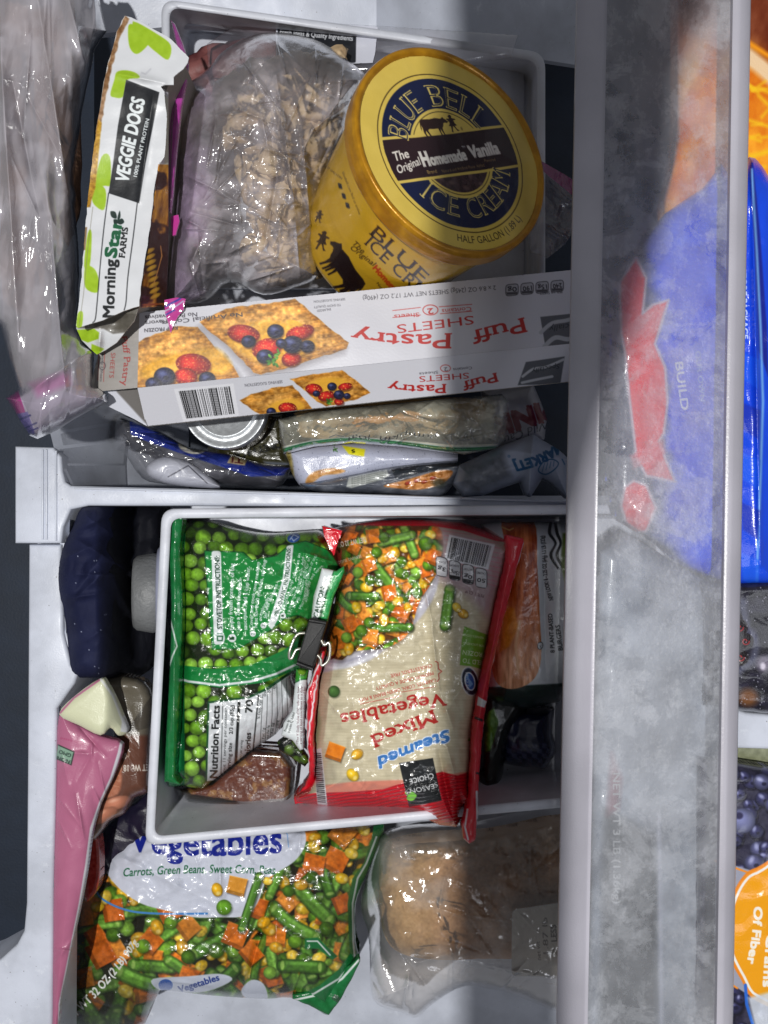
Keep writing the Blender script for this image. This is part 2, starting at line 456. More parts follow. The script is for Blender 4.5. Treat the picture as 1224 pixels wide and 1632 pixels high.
def plain(name, col, rough=.4, bs=0, bd=0, spec=.5, metal=0, coat=0, var=0, vs=30, trans=0, sss=0):
    m, nt, b, o = newmat(name)
    b.inputs['Base Color'].default_value = (*lin(col), 1); b.inputs['Roughness'].default_value = rough
    b.inputs['Specular IOR Level'].default_value = spec; b.inputs['Metallic'].default_value = metal; b.inputs['Coat Weight'].default_value = coat
    if trans: b.inputs['Transmission Weight'].default_value = trans
    if sss: b.inputs['Subsurface Weight'].default_value = sss; b.inputs['Subsurface Scale'].default_value = .004
    if bs: bump(nt, b, bs, bd)
    if var:
        tc = nt.nodes.new('ShaderNodeTexCoord'); t = nt.nodes.new('ShaderNodeTexNoise'); t.inputs['Scale'].default_value = vs; t.inputs['Detail'].default_value = 5
        r = nt.nodes.new('ShaderNodeValToRGB'); nt.links.new(tc.outputs['Object'], t.inputs['Vector']); nt.links.new(t.outputs['Fac'], r.inputs[0])
        c = np.array(col, float); r.color_ramp.elements[0].position = .32; r.color_ramp.elements[1].position = .68
        r.color_ramp.elements[0].color = (*lin(np.clip(c*(1-var), 0, 255)), 1); r.color_ramp.elements[1].color = (*lin(np.clip(c*(1+var*.6), 0, 255)), 1)
        nt.links.new(r.outputs[0], b.inputs['Base Color'])
    return m
def ramp2(name, c0, c1, scale, rough=.4, p0=.4, p1=.6, bs=0, bd=0, detail=6, stretch=(1, 1, 1), coat=0):
    m, nt, b, o = newmat(name)
    tc = nt.nodes.new('ShaderNodeTexCoord'); mp = nt.nodes.new('ShaderNodeMapping'); mp.inputs['Scale'].default_value = stretch
    t = nt.nodes.new('ShaderNodeTexNoise'); t.inputs['Scale'].default_value = scale; t.inputs['Detail'].default_value = detail
    r = nt.nodes.new('ShaderNodeValToRGB'); nt.links.new(tc.outputs['Object'], mp.inputs[0]); nt.links.new(mp.outputs[0], t.inputs['Vector']); nt.links.new(t.outputs['Fac'], r.inputs[0])
    r.color_ramp.elements[0].position = p0; r.color_ramp.elements[1].position = p1
    r.color_ramp.elements[0].color = (*lin(c0), 1); r.color_ramp.elements[1].color = (*lin(c1), 1)
    nt.links.new(r.outputs[0], b.inputs['Base Color']); b.inputs['Roughness'].default_value = rough; b.inputs['Coat Weight'].default_value = coat
    if bs: bump(nt, b, bs, bd)
    return m
def printed(name, rough=.3, coat=.0, bs=900, bd=.0002, b2=(40, .0003), spec=.5, metal=0, clear=False, wear=.0):
    """surface whose colours come from the sheet's own print attribute"""
    m, nt, b, o = newmat(name)
    at = nt.nodes.new('ShaderNodeAttribute'); at.attribute_name = 'print'
    nt.links.new(at.outputs['Color'], b.inputs['Base Color'])
    b.inputs['Roughness'].default_value = rough; b.inputs['Coat Weight'].default_value = coat; b.inputs['Coat Roughness'].default_value = .08
    b.inputs['Specular IOR Level'].default_value = spec; b.inputs['Metallic'].default_value = metal
    pr = None
    if b2: pr = bump(nt, b, b2[0], b2[1], 2)
    if bs: bump(nt, b, bs, bd, 3, prev=pr)
    if clear:
        ac = nt.nodes.new('ShaderNodeAttribute'); ac.attribute_name = 'clear'
        tr = nt.nodes.new('ShaderNodeBsdfTransparent'); mx = nt.nodes.new('ShaderNodeMixShader')
        lw = nt.nodes.new('ShaderNodeFresnel'); lw.inputs['IOR'].default_value = 1.5
        nt.links.new(b.inputs['Normal'].links[0].from_socket, lw.inputs['Normal'])
        ad = nt.nodes.new('ShaderNodeMath'); ad.operation = 'MULTIPLY'; ad.use_clamp = True; ad.inputs[1].default_value = 1.7
        nt.links.new(lw.outputs[0], ad.inputs[0])
        nt.links.new(ac.outputs['Fac'], mx.inputs[0]); nt.links.new(tr.outputs[0], mx.inputs[1]); nt.links.new(b.outputs[0], mx.inputs[2])
        gl = nt.nodes.new('ShaderNodeBsdfGlossy'); gl.inputs['Roughness'].default_value = .13; gl.inputs['Color'].default_value = (1, 1, 1, 1)
        nt.links.new(b.inputs['Normal'].links[0].from_socket, gl.inputs['Normal'])
        m3 = nt.nodes.new('ShaderNodeMixShader'); nt.links.new(ad.outputs[0], m3.inputs[0]); nt.links.new(mx.outputs[0], m3.inputs[1]); nt.links.new(gl.outputs[0], m3.inputs[2])
        nt.links.new(m3.outputs[0], o.inputs['Surface'])
    return m
M = {}
def scuffed(name, col, rough):
    """white freezer plastic with faint smears, frost bloom and small specks of dirt"""
    m, nt, b, o = newmat(name)
    tc = nt.nodes.new('ShaderNodeTexCoord')
    def N(s, d, r=.5):
        t = nt.nodes.new('ShaderNodeTexNoise'); t.inputs['Scale'].default_value = s; t.inputs['Detail'].default_value = d; t.inputs['Roughness'].default_value = r
        nt.links.new(tc.outputs['Object'], t.inputs['Vector']); return t.outputs['Fac']
    def RP(src, a, b_, lo, hi):
        r = nt.nodes.new('ShaderNodeMapRange'); r.interpolation_type = 'SMOOTHSTEP'
        for i, v in enumerate((a, b_, lo, hi)): r.inputs[i+1].default_value = v
        nt.links.new(src, r.inputs[0]); return r.outputs[0]
    def MX(fac, c0, c1):
        x = nt.nodes.new('ShaderNodeMix'); x.data_type = 'RGBA'; nt.links.new(fac, x.inputs[0])
        for i, c in ((6, c0), (7, c1)):
            if isinstance(c, tuple): x.inputs[i].default_value = (*lin(c), 1)
            else: nt.links.new(c, x.inputs[i])
        return x.outputs[2]
    c = np.array(col)
    a = MX(RP(N(16, 6, .6), .35, .65, 0, 1), tuple(c*.93), tuple(np.minimum(c*1.03, 250)))
    a = MX(RP(N(420, 2), .735, .76, 0, .75), a, (96, 88, 80))
    a = MX(RP(N(60, 9, .75), .58, .72, 0, .5), a, (232, 236, 244))
    nt.links.new(a, b.inputs['Base Color']); nt.links.new(RP(N(40, 6), .3, .7, rough-.1, rough+.14), b.inputs['Roughness'])
    bump(nt, b, 700, .00013)
    return m
M['white_tray'] = scuffed('tray_plastic', (204, 207, 217), .46)
M['white'] = scuffed('freezer_plastic', (196, 201, 214), .42)
M['film_print'] = printed('printed_film', .24, .35)
M['film_soft'] = printed('printed_film_satin', .36, .1)
M['card'] = printed('printed_card', .42, .12, 600, .00010, (22, .0004))
M['clear'] = printed('clear_film', .14, .0, 900, .0001, (36, .0009), clear=True, spec=.9)
M['foil'] = printed('gold_card', .30, .15, 700, .00015, (90, .0006), metal=.30)
M['dark'] = plain('dark_liner_and_shade', (32, 43, 60), .6, 300, .0003, var=.1)
M['black'] = plain('black_paint', (16, 16, 18), .5, 1500, .0003)
M['wire'] = plain('clip_wire', (190, 188, 178), .25, metal=.75)
M['metal'] = plain('tin_metal', (206, 210, 214), .42, 300, .0004, metal=.55, var=.10, vs=200)
# ================================================================== the setting: liner, drawer, trays, frosted bin
def box_world(name, x0, y0, z0, x1, y1, z1, mat, parent=None, bev=.002):
    bm = bmesh.new(); bmesh.ops.create_cube(bm, size=1)
    for v in bm.verts: v.co = Vector(((x0+x1)/2+v.co.x*(x1-x0), (y0+y1)/2+v.co.y*(y1-y0), (z0+z1)/2+v.co.z*(z1-z0)))
    if bev: bmesh.ops.bevel(bm, geom=bm.edges[:], offset=bev, segments=3, affect='EDGES')
    me = bpy.data.meshes.new(name); bm.to_mesh(me); bm.free()
    for p in me.polygons: p.use_smooth = True
    me.set_sharp_from_angle(angle=math.radians(40))
    return link(name, me, mat, parent)
# dark liner deep below everything
tag(box_world('floor', -.9, -1.1, -.44, .9, 1.1, -.42, M['dark'], bev=0), kind='structure')
# unseen slab added above the camera, cut to throw the long right-hand shadow
ov = solid('shadow_slab', [(0, 0), (1, 0), (1, 1), (0, 1)], 0, 1, M['white'], bevel=.001) if False else None
pts = [(-.060, 1.2), (-.060, .3), (-.060, .1), (-.060, -.1), (-.060, -1.2), (-.004, -1.2), (-.002, -.20), (.000, -.033), (.012, .02), (.027, .06), (.038, .10), (.043, .164), (.066, .22), (.10, .30), (.10, 1.2)]
L0 = [Vector((x, y, .66)) for x, y in pts]; L1 = [Vector((x, y, .68)) for x, y in pts]
tag(loft('shadow_slab', [L0, L1], M['white'], cap0=True, cap1=True, smooth=False), kind='structure')

# ---- big drawer: floor, divider bar with end cap, gussets, side rail
drawer = thing('freezer_basket', 'big white plastic freezer basket holding all the bags', 'basket', (-.30, -.1, -.26))
def facet(name, pts, mat, parent, th=.003):
    """a moulded panel through px,py,z points with thickness"""
    w = [PV(*p) for p in pts]; n = (w[1]-w[0]).cross(w[2]-w[0]).normalized()
    if n.z < 0: n = -n
    return loft(name, [[v-n*th for v in w], w], mat, parent, cap0=True, cap1=True, smooth=False)
facet('drawer_floor', [(60, 790, -.25), (1080, 790, -.25), (1080, 1760, -.25), (60, 1760, -.25)], M['white'], drawer)
facet('drawer_floor', [(150, 60, -.25), (1080, 60, -.25), (1080, 789, -.25), (150, 789, -.25)], M['dark'], drawer)  # basket floor coloured dark here to stand for the deep shade
# back wall with rounded top, seen at the top of the picture
wl = [(-200, -60, .0), (270, -40, .0), (620, -34, -.005), (1100, 20, -.02)]
top = [PV(*p) for p in wl]
def strip(name, a, b, mat, parent, th=.003):
    """ruled panel between two rows of px,py,z points"""
    A = [PV(*p) for p in a]; B = [PV(*p) for p in b]
    n = len(A); o = Vector((0, 0, -th))
    loops = [A, B, [v+o for v in B], [v+o for v in A]]
    me = loft(name, [list(r) for r in zip(*loops)], mat, parent, cap0=True, cap1=True)
    return me
strip('back_ledge', [(60, -90, -.05), (290, -80, -.05), (600, -60, -.07), (700, -60, -.11), (960, -60, -.16)],
      [(100, 60, -.065), (290, 40, -.07), (600, 58, -.095), (700, 70, -.15), (960, 110, -.22)], M['white'], drawer, .006)
# divider bar (double step) and its end cap with the three ridges
def bar_outline():
    return [(112, 774), (300, 779), (600, 788), (930, 799), (930, 816), (600, 808), (300, 806), (140, 806), (112, 812), (100, 840), (97, 866), (23, 866), (23, 711), (84, 713), (97, 728), (99, 752), (103, 768)]
solid('divider', bar_outline(), -.085, -.042, M['white'], drawer, .0025)
for x, a, b in ((66, 716, 860), (72, 716, 860), (87, 718, 862)):
    solid('ridge', [(x, a), (x+3.2, a), (x+3.2, b), (x, b)], -.043, -.0405, M['white'], drawer, .0008)
solid('divider_lip', [(118, 776), (600, 789), (930, 800), (930, 803), (600, 792.5), (118, 779.5)], -.043, -.0395, M['white'], drawer, .0008)
# divider wall down into the drawer
strip('divider_wall', [(112, 776, -.045), (600, 790, -.045), (930, 801, -.045)], [(112, 776, -.24), (600, 790, -.24), (930, 800, -.24)], M['white'], drawer, .003)
# corner gusset above the bar
strip('gusset', [(76, 630, -.045), (80, 690, -.045), (86, 714, -.045), (98, 740, -.046), (114, 775, -.047)],
      [(236, 640, -.13), (214, 668, -.135), (206, 700, -.14), (202, 740, -.15), (204, 782, -.16)], M['white'], drawer)
strip('gusset', [(236, 640, -.13), (214, 668, -.135), (206, 700, -.14), (202, 740, -.15), (204, 782, -.16)],
      [(300, 660, -.24), (300, 680, -.24), (300, 700, -.24), (300, 740, -.24), (300, 784, -.24)], M['white'], drawer)
# side rail running down the left edge
rail = [(45, 868), (97, 868), (100, 1010), (112, 1060), (124, 1072), (118, 1090), (90, 1130), (84, 1420), (82, 1632), (82, 1760), (-120, 1760), (-120, 1580), (-40, 1552), (0, 1530), (26, 1506), (37, 1485), (41, 1440), (43, 1200)]
solid('side_rail', rail, -.10, -.046, M['white'], drawer, .003)
solid('side_lip', [(98, 800), (112, 812), (104, 850), (104, 1004), (124, 1070), (119, 1078), (96, 1015), (94, 880), (94, 820)], -.10, -.050, M['white'], drawer, .002)
for k, (s_, y) in enumerate((('N', 1160), ('O', 1172), ('H', 1186))): pass
strip('side_wall', [(112, 806, -.05), (106, 1000, -.05), (95, 1100, -.05), (84, 1420, -.05), (82, 1760, -.05)],
      [(140, 806, -.24), (135, 1000, -.24), (130, 1100, -.24), (125, 1420, -.24), (120, 1760, -.24)], M['white'], drawer)

# ---- trays: rim, inside wall, rounded corner, floor; outer wall
def tray(name, label, rim, floor, zr, zf, r, w=14, parent=None, group=None):
    """rim corners (px,py) TL TR BR BL with heights zr; floor corners with heights zf"""
    t = thing(name, label, 'tray', PV(sum(p[0] for p in floor)/4, sum(p[1] for p in floor)/4, min(zf)), group)
    def ring(c, z, rr):
        q = rq(c, rr, 6); m = []
        for i, p in enumerate(q):
            k = i//7; m.append(z[k])
        return [PV(p[0], p[1], zz) for p, zz in zip(q, m)]
    def inset(c, d):
        cx = sum(p[0] for p in c)/4; cy = sum(p[1] for p in c)/4
        return [(x+math.copysign(d, cx-x), y+math.copysign(d, cy-y)) for x, y in c]
    zr2 = list(zr)
    A = ring(rim, [z-.012 for z in zr], r)
    B = ring(rim, [z-.002 for z in zr], r)
    C = ring(inset(rim, 3), [z for z in zr], r)
    D = ring(inset(rim, w-3), [z for z in zr], r*.8)
    E_ = ring(inset(rim, w), [z-.002 for z in zr], r*.75)
    fi = inset(floor, 0)
    mid = [((a[0]*.12+b[0]*.88), (a[1]*.12+b[1]*.88)) for a, b in zip(inset(rim, w+1), fi)]
    zm = [a*.1+b*.9 for a, b in zip(zr, zf)]
    G = ring(mid, zm, r*.75); H = ring(inset(fi, 5), [z for z in zf], r*.6)
    O1 = ring(inset(rim, 6), [z-.012 for z in zr], r*.9); O2 = ring([((a[0]*.12+b[0]*.88), (a[1]*.12+b[1]*.88)) for a, b in zip(inset(rim, 4), fi)], [z-.004 for z in zf], r*.7)
    loft('rim', [O1, A, B, C, D, E_], M['white_tray'], t, sharp=80)
    loft('wall', [E_, G, H], M['white_tray'], t, cap1=True, sharp=70)
    loft('outer_wall', [[v-Vector((0, 0, .0)) for v in O1], O2, [v-Vector((0, 0, .004)) for v in H]], M['white_tray'], t, cap1=True, sharp=70)
    return t
lower_tray = tray('sliding_tray', 'white plastic tray holding the bags of peas and mixed vegetables', [(258, 811), (1060, 803), (1060, 1272), (231, 1348)], [(268, 822), (1010, 822), (1010, 1215), (289, 1262)],
     [.0, .0, .0, .0], [-.09, -.09, -.09, -.09], 22, 15, group='white plastic trays in the drawer')
upper_tray = tray('sliding_tray', 'white plastic tray under the golden ice cream tub', [(257, -2), (869, 84), (869, 520), (262, 520)], [(300, 50), (845, 120), (845, 500), (300, 500)],
     [-.02, -.075, -.075, -.03], [-.10, -.13, -.13, -.10], 26, 13, group='white plastic trays in the drawer')
strip('inner_panel', [(284, 12, -.095), (560, 42, -.1), (835, 88, -.125)], [(284, 460, -.098), (560, 460, -.1), (835, 470, -.128)], M['white_tray'], upper_tray, .002)

# ---- frosted clear bin front on the right
def frost_material():
    m, nt, b, o = newmat('frosted_plastic')
    tc = nt.nodes.new('ShaderNodeTexCoord'); g = tc.outputs['Object']
    def N(scale, det, dist=0, st=(1, 1, 1), ro=.5):
        mp = nt.nodes.new('ShaderNodeMapping'); mp.inputs['Scale'].default_value = st
        t = nt.nodes.new('ShaderNodeTexNoise'); t.inputs['Scale'].default_value = scale; t.inputs['Detail'].default_value = det; t.inputs['Distortion'].default_value = dist; t.inputs['Roughness'].default_value = ro
        nt.links.new(g, mp.inputs[0]); nt.links.new(mp.outputs[0], t.inputs['Vector']); return t.outputs['Fac']
    def R(src, a, b_, lo, hi):
        r = nt.nodes.new('ShaderNodeMapRange'); r.inputs[1].default_value = a; r.inputs[2].default_value = b_; r.inputs[3].default_value = lo; r.inputs[4].default_value = hi; r.interpolation_type = 'SMOOTHSTEP'
        nt.links.new(src, r.inputs[0]); return r.outputs[0]
    def MATH(op, a, b_):
        n = nt.nodes.new('ShaderNodeMath'); n.operation = op; n.use_clamp = False
        for i, v in enumerate((a, b_)):
            if isinstance(v, (int, float)): n.inputs[i].default_value = v
            else: nt.links.new(v, n.inputs[i])
        return n.outputs[0]
    ice = R(N(24, 15, .35, (1, 1, 1), .68), .50, .555, 0, 1)              # ragged melted patches
    big = R(N(9, 4, .6), .38, .62, 0, 1)
    fine = R(N(110, 12, .2, (1, .6, 1), .8), .50, .58, 0, 1)
    sheen = R(N(45, 7, .5, (1, .5, 1)), .3, .7, 0, 1)
    op = MATH('ADD', .26, MATH('MULTIPLY', ice, .13)); op = MATH('ADD', op, MATH('MULTIPLY', fine, .09)); op = MATH('ADD', op, MATH('MULTIPLY', big, .15)); op = MATH('ADD', op, MATH('MULTIPLY', sheen, .08))
    melt = R(N(7, 15, .5, (1, .7, 1), .66), .53, .59, 0, 1); melt2 = R(N(30, 15, .6, (1, .8, 1), .7), .56, .60, 0, 1)
    op = MATH('SUBTRACT', op, MATH('MULTIPLY', melt, .10)); op = MATH('SUBTRACT', op, MATH('MULTIPLY', melt2, .08)); op = MATH('MAXIMUM', op, .10)
    tr = nt.nodes.new('ShaderNodeBsdfTransparent'); tr.inputs[0].default_value = (.97, .98, 1, 1)
    tl = nt.nodes.new('ShaderNodeBsdfTranslucent'); tl.inputs[0].default_value = (.78, .80, .84, 1)
    b.inputs['Base Color'].default_value = (.70, .725, .79, 1); b.inputs['Roughness'].default_value = .35
    bm1 = bump(nt, b, 60, .0022, 8); bump(nt, b, 420, .0005, 4, prev=bm1)
    m1 = nt.nodes.new('ShaderNodeMixShader'); m1.inputs[0].default_value = .35
    nt.links.new(b.outputs[0], m1.inputs[1]); nt.links.new(tl.outputs[0], m1.inputs[2])
    m2 = nt.nodes.new('ShaderNodeMixShader'); nt.links.new(op, m2.inputs[0]); nt.links.new(tr.outputs[0], m2.inputs[1]); nt.links.new(m1.outputs[0], m2.inputs[2])
    nt.links.new(m2.outputs[0], o.inputs['Surface'])
    return m
M['frost'] = frost_material()
M['clear_plastic'] = plain('clear_edge_plastic', (172, 170, 180), .32, 900, .00012, var=.06, vs=14)
binn = thing('frosted_bin', 'frosted clear plastic bin front with ice streaks along the right side', 'bin', (.16, 0, .05))
def edge_line(a, b, n=14):
    return [(a[0]+(b[0]-a[0])*k/n, a[1]+(b[1]-a[1])*k/n) for k in range(n+1)]
def rail_strip(name, xs, mat, seed=0):
    """xs: list of (x at top, x at bottom, z) describing the section from left to right; runs from y=-120 to 1760"""
    rows = []
    for k in range(61):
        t = k/60; y = -120+1880*t
        rows.append([PV(xa+(xb-xa)*t, y, z) for xa, xb, z in xs])
    return loft(name, rows, mat, binn, closed=False, sharp=50)
# front flange (opaque grey rim), groove, window, outer rim
rail_strip('flange', [(921, 884, .085), (920.5, 883.5, .110), (922, 885, .1125), (925, 888, .1130), (962, 926, .1130), (964, 928, .1118), (967, 931, .1118), (970, 934, .1122)], M['clear_plastic'])
rail_strip('window', [(970, 934, .1120), (1010, 980, .1115), (1090, 1055, .1125), (1166, 1136, .116)], M['frost'])
rail_strip('outer_rim', [(1166, 1136, .116), (1170, 1140, .1215), (1176, 1146, .1225), (1184, 1152, .1220), (1189, 1157, .1195), (1197, 1164, .118), (1199, 1166, .112), (1196, 1163, .09)], M['clear_plastic'])
# ================================================================== printed pictures of food
def pr_pea(c, x, y, r, R, col=None, ang=0, asp=1.0):
    g = col or R.choice([(104, 152, 36), (118, 168, 46), (90, 136, 30), (130, 178, 62), (78, 120, 30)])
    c.ell(x+r*.12, y+r*.15, r*1.12, r*1.12*asp, ang, (16, 32, 12), .55, .3)
    c.ell(x, y, r, r*asp, ang, g, 1, .12, .42)
    c.ell(x+R.uniform(-.35, .1)*r, y+R.uniform(-.4, .1)*r*asp, r*R.uniform(.3, .5), r*R.uniform(.2, .4)*asp, R.uniform(0, 3), [min(255, v+34) for v in g], R.uniform(.2, .5), .9)
    if R.random() < .5: c.ell(x+R.uniform(-.4, .4)*r, y+R.uniform(-.4, .4)*r, r*.3, r*.16, R.uniform(0, 3), [v*.72 for v in g], .5, .9)
def pr_corn(c, x, y, r, R, ang=None):
    a = R.uniform(0, 3.1) if ang is None else ang
    g = R.choice([(240, 196, 40), (236, 180, 30), (246, 208, 70), (228, 170, 36)])
    c.ell(x+1, y+1.2, r*1.05, r*.85, a, (40, 24, 6), .5, .3)
    c.ell(x, y, r, r*.78, a, g, 1, .15, .35)
    c.ell(x+math.cos(a)*r*.5, y+math.sin(a)*r*.5, r*.35, r*.4, a, (250, 226, 140), .8, .6)
    c.ell(x-r*.2, y-r*.2, r*.3, r*.2, a, (255, 246, 190), .7, .8)
def pr_cube(c, x, y, s, R, ang=None, g=None):
    a = R.uniform(0, 1.57) if ang is None else ang
    g = g or R.choice([(232, 132, 40), (228, 120, 34), (240, 150, 56), (216, 108, 34)])
    def q(dx, dy): return (x+dx*math.cos(a)-dy*math.sin(a), y+dx*math.sin(a)+dy*math.cos(a))
    k = [R.uniform(.85, 1.12) for _ in range(4)]
    P4 = [q(-s*k[0], -s), q(s*k[1], -s*k[2]), q(s, s*k[3]), q(-s, s*.92)]
    c.poly([(p[0]+1.5, p[1]+2) for p in P4], (30, 16, 8), 1.6, .6)
    c.poly(P4, g, .8, noise=22, ns=s*.7, seed=int(x))
    side = [P4[3], P4[2], (P4[2][0]*.82+P4[1][0]*.18, P4[2][1]*.82+P4[1][1]*.18), (P4[3][0]*.82+P4[0][0]*.18, P4[3][1]*.82+P4[0][1]*.18)]
    c.poly(side, [v*.76 for v in g], .8)
    c.line([P4[0], P4[1]], 1.3, [min(255, v*1.15+18) for v in g], .6)
def pr_bean(c, x, y, L, w, ang, R, bend=0):
    g = R.choice([(96, 146, 50), (84, 134, 44), (110, 160, 60), (74, 120, 40)])
    n = 9; pts = []
    for i in range(n):
        t = i/(n-1)-.5; u = t*L; v = bend*(4*t*t-1)*L*.12
        pts.append((x+u*math.cos(ang)-v*math.sin(ang), y+u*math.sin(ang)+v*math.cos(ang)))
    c.line([(p[0]+1.3, p[1]+1.8) for p in pts], w+2.5, (18, 30, 10), .6, 1.5)
    c.line(pts, w, [v*.72 for v in g]); c.line(pts, w*.72, g, 1, 1.2)
    off = (math.sin(ang)*w*.18, -math.cos(ang)*w*.18)
    c.line([(p[0]+off[0], p[1]+off[1]) for p in pts[1:-1]], w*.26, [min(255, v*1.25+20) for v in g], .7, 1.4)
    for e in (pts[0], pts[-1]): c.ell(e[0], e[1], w*.20, w*.45, ang, (150, 186, 92), .9, .4)
def veg_pile(c, outline, seed, s=1.0, mix=(3, 3, 3, 2), dark=(34, 40, 18), step=15):
    """a printed heap of peas, corn, carrot cubes and beans inside an outline"""
    R = random.Random(seed); old = c.rgb.copy()
    p = np.array(outline); x0, y0, x1, y1 = p[:, 0].min(), p[:, 1].min(), p[:, 0].max(), p[:, 1].max()
    sl, m = c.mask(outline, .8)
    c.mix(sl, m, dark)
    n = int((x1-x0)*(y1-y0)/(step*s)**2*1.7)
    for i in range(n):
        x, y = R.uniform(x0, x1), R.uniform(y0, y1); k = R.choices(range(4), mix)[0]
        if k == 0: pr_pea(c, x, y, R.uniform(7.5, 9.5)*s, R)
        elif k == 1: pr_corn(c, x, y, R.uniform(7.5, 10)*s, R)
        elif k == 2: pr_cube(c, x, y, R.uniform(8, 12)*s, R)
        else: pr_bean(c, x, y, R.uniform(30, 52)*s, R.uniform(11, 14)*s, R.uniform(0, 3.14), R, R.uniform(-1, 1))
    full = np.zeros(c.X.shape); full[sl] = m; photo(c, full, .16, 4, seed)
    c.rgb = old*(1-full[..., None])+c.rgb*full[..., None]
def pea_pile(c, outline, seed, r=12.5, dark=(26, 34, 18)):
    R = random.Random(seed); old = c.rgb.copy(); p = np.array(outline)
    x0, y0, x1, y1 = p[:, 0].min()-r, p[:, 1].min()-r, p[:, 0].max()+r, p[:, 1].max()+r
    sl, m = c.mask(outline, .8); c.mix(sl, m, dark)
    j = 0; y = y0
    while y < y1:
        x = x0+(j % 2)*r*1.05
        while x < x1:
            if R.random() < .35: c.ell(x+R.uniform(-r, r), y+R.uniform(-r, r), r*.9, r*.9, 0, (58, 88, 28), .8, .4)
            x += r*2.0
        y += r*1.7; j += 1
    j = 0; y = y0
    while y < y1:
        x = x0+(j % 2)*r*1.05
        while x < x1:
            if R.random() < .93: pr_pea(c, x+R.uniform(-3.5, 3.5), y+R.uniform(-3.5, 3.5), r*R.uniform(.82, 1.08), R, asp=R.uniform(.85, 1))
            x += r*1.82
        y += r*1.62; j += 1
    full = np.zeros(c.X.shape); full[sl] = m; photo(c, full, .16, 4, seed)
    c.rgb = old*(1-full[..., None])+c.rgb*full[..., None]
def photo(c, m, k=.16, s=4, seed=0):
    """printed-photograph grain and softness inside the mask"""
    a = c.rgb; b = a.copy()
    b[1:-1, 1:-1] = a[1:-1, 1:-1]*.4+.15*(a[:-2, 1:-1]+a[2:, 1:-1]+a[1:-1, :-2]+a[1:-1, 2:])
    n = (fbm(c.X, c.Y, s, 2, seed)-.5)*2; n2 = (fbm(c.X, c.Y, 55, 3, seed+5)-.5)*2
    b = b*(1+k*n+.22*n2)[..., None]
    c.rgb = a*(1-m[..., None])+b*m[..., None]
def pr_blueberry(c, x, y, r, fl=0):
    c.ell(x+r*.1, y+r*.15, r*1.1, r, 0, (30, 10, 16), .6, .25)
    c.ell(x, y, r, r*.86, 0, (36, 38, 74), 1, .12, .65)
    c.ell(x-r*.2, y-r*.25, r*.55, r*.36, .3, (112, 124, 170), .6, .8)
    c.ell(x+r*.15, y+r*.12, r*.32, r*.26, 0, (22, 22, 46), .9, .4)
def pr_strawberry(c, x, y, rx, ry, a, seed=0):
    R = random.Random(seed)
    c.ell(x+2, y+3, rx*1.04, ry*1.04, a, (70, 22, 8), .6, .2)
    c.ell(x, y, rx, ry, a, (190, 30, 26), 1, .08, .5)
    c.ell(x-rx*.1, y-ry*.05, rx*.6, ry*.5, a, (232, 84, 54), .45, .9)
    for i in range(int(rx*ry/9)):
        t = R.uniform(0, 6.28); q = R.uniform(0, .88)**.5
        u, v = rx*q*math.cos(t), ry*q*math.sin(t)
        c.ell(x+u*math.cos(a)-v*math.sin(a), y+u*math.sin(a)+v*math.cos(a), 1.1, 1.1, 0, (246, 186, 90), .75, .6)
def pr_pastry(c, pts, seed, ang):
    sl, m = c.mask(pts, .9); X, Y = c.X[sl], c.Y[sl]
    u = X*math.cos(ang)+Y*math.sin(ang); v = -X*math.sin(ang)+Y*math.cos(ang)
    n = fbm(u, v*2.2, 14, 4, seed); n2 = fbm(u, v, 5, 3, seed+9); s = np.clip(-sdf(pts, X, Y)/22, 0, 1)
    base = np.array([226, 164, 80])[None, None]*(.60+.78*n[..., None])+np.array([50, 46, 34])*((n2-.5)*2)[..., None]
    base = base*(.80+.20*s[..., None])+np.array([20, 8, -6])*(1-s[..., None])
    lay = np.abs(np.sin(v*.55+n*6))*(1-s); base -= (lay*34)[..., None]
    c.mix(sl, m, base)
def pr_leaf(c, x, y, s, R):
    for i in range(9):
        a = R.uniform(0, 6.28); d = R.uniform(0, s)
        c.ell(x+d*math.cos(a), y+d*math.sin(a), s*.5, s*.26, a, R.choice([(66, 128, 40), (44, 96, 26), (98, 156, 56)]), 1, .3, .3)
def cow(x, y, s, ang=0, flip=1):
    """cow silhouette outline, s = body length"""
    p = [(-.50, -.20), (-.62, -.26), (-.66, -.20), (-.74, -.14), (-.80, -.05), (-.74, -.01), (-.66, -.04), (-.58, -.02), (-.52, .10), (-.46, .16), (-.45, .30), (-.48, .44), (-.43, .45), (-.39, .30), (-.35, .18), (-.33, .32), (-.35, .45), (-.30, .45),
         (-.27, .28), (-.25, .16), (-.05, .17), (.15, .15), (.24, .20), (.22, .30), (.17, .44), (.23, .45), (.30, .30), (.34, .20), (.38, .30), (.35, .44), (.41, .45), (.46, .28), (.45, .10), (.47, -.02), (.50, .12), (.53, .20), (.54, .10), (.50, -.10), (.45, -.22), (.30, -.24), (.0, -.22), (-.25, -.25)]
    c_, s_ = math.cos(ang), math.sin(ang)
    return [(x+flip*u*s*c_-v*s*s_, y+flip*u*s*s_+v*s*c_) for u, v in p]
def girl(x, y, s, ang=0):
    p = [(-.05, -.5), (.05, -.52), (.12, -.44), (.09, -.34), (.14, -.30), (.30, -.26), (.32, -.2), (.16, -.18), (.18, -.02), (.28, .12), (.12, .14), (.22, .34), (.32, .42), (.2, .45), (.08, .22), (.0, .14), (-.08, .32), (-.1, .48), (-.2, .46), (-.16, .3), (-.14, .12), (-.26, .12), (-.14, -.04), (-.14, -.18), (-.28, -.26), (-.26, -.32), (-.1, -.3), (-.08, -.36), (-.14, -.42)]
    c_, s_ = math.cos(ang), math.sin(ang)
    return [(x+u*s*c_-v*s*s_, y+u*s*s_+v*s*c_) for u, v in p]
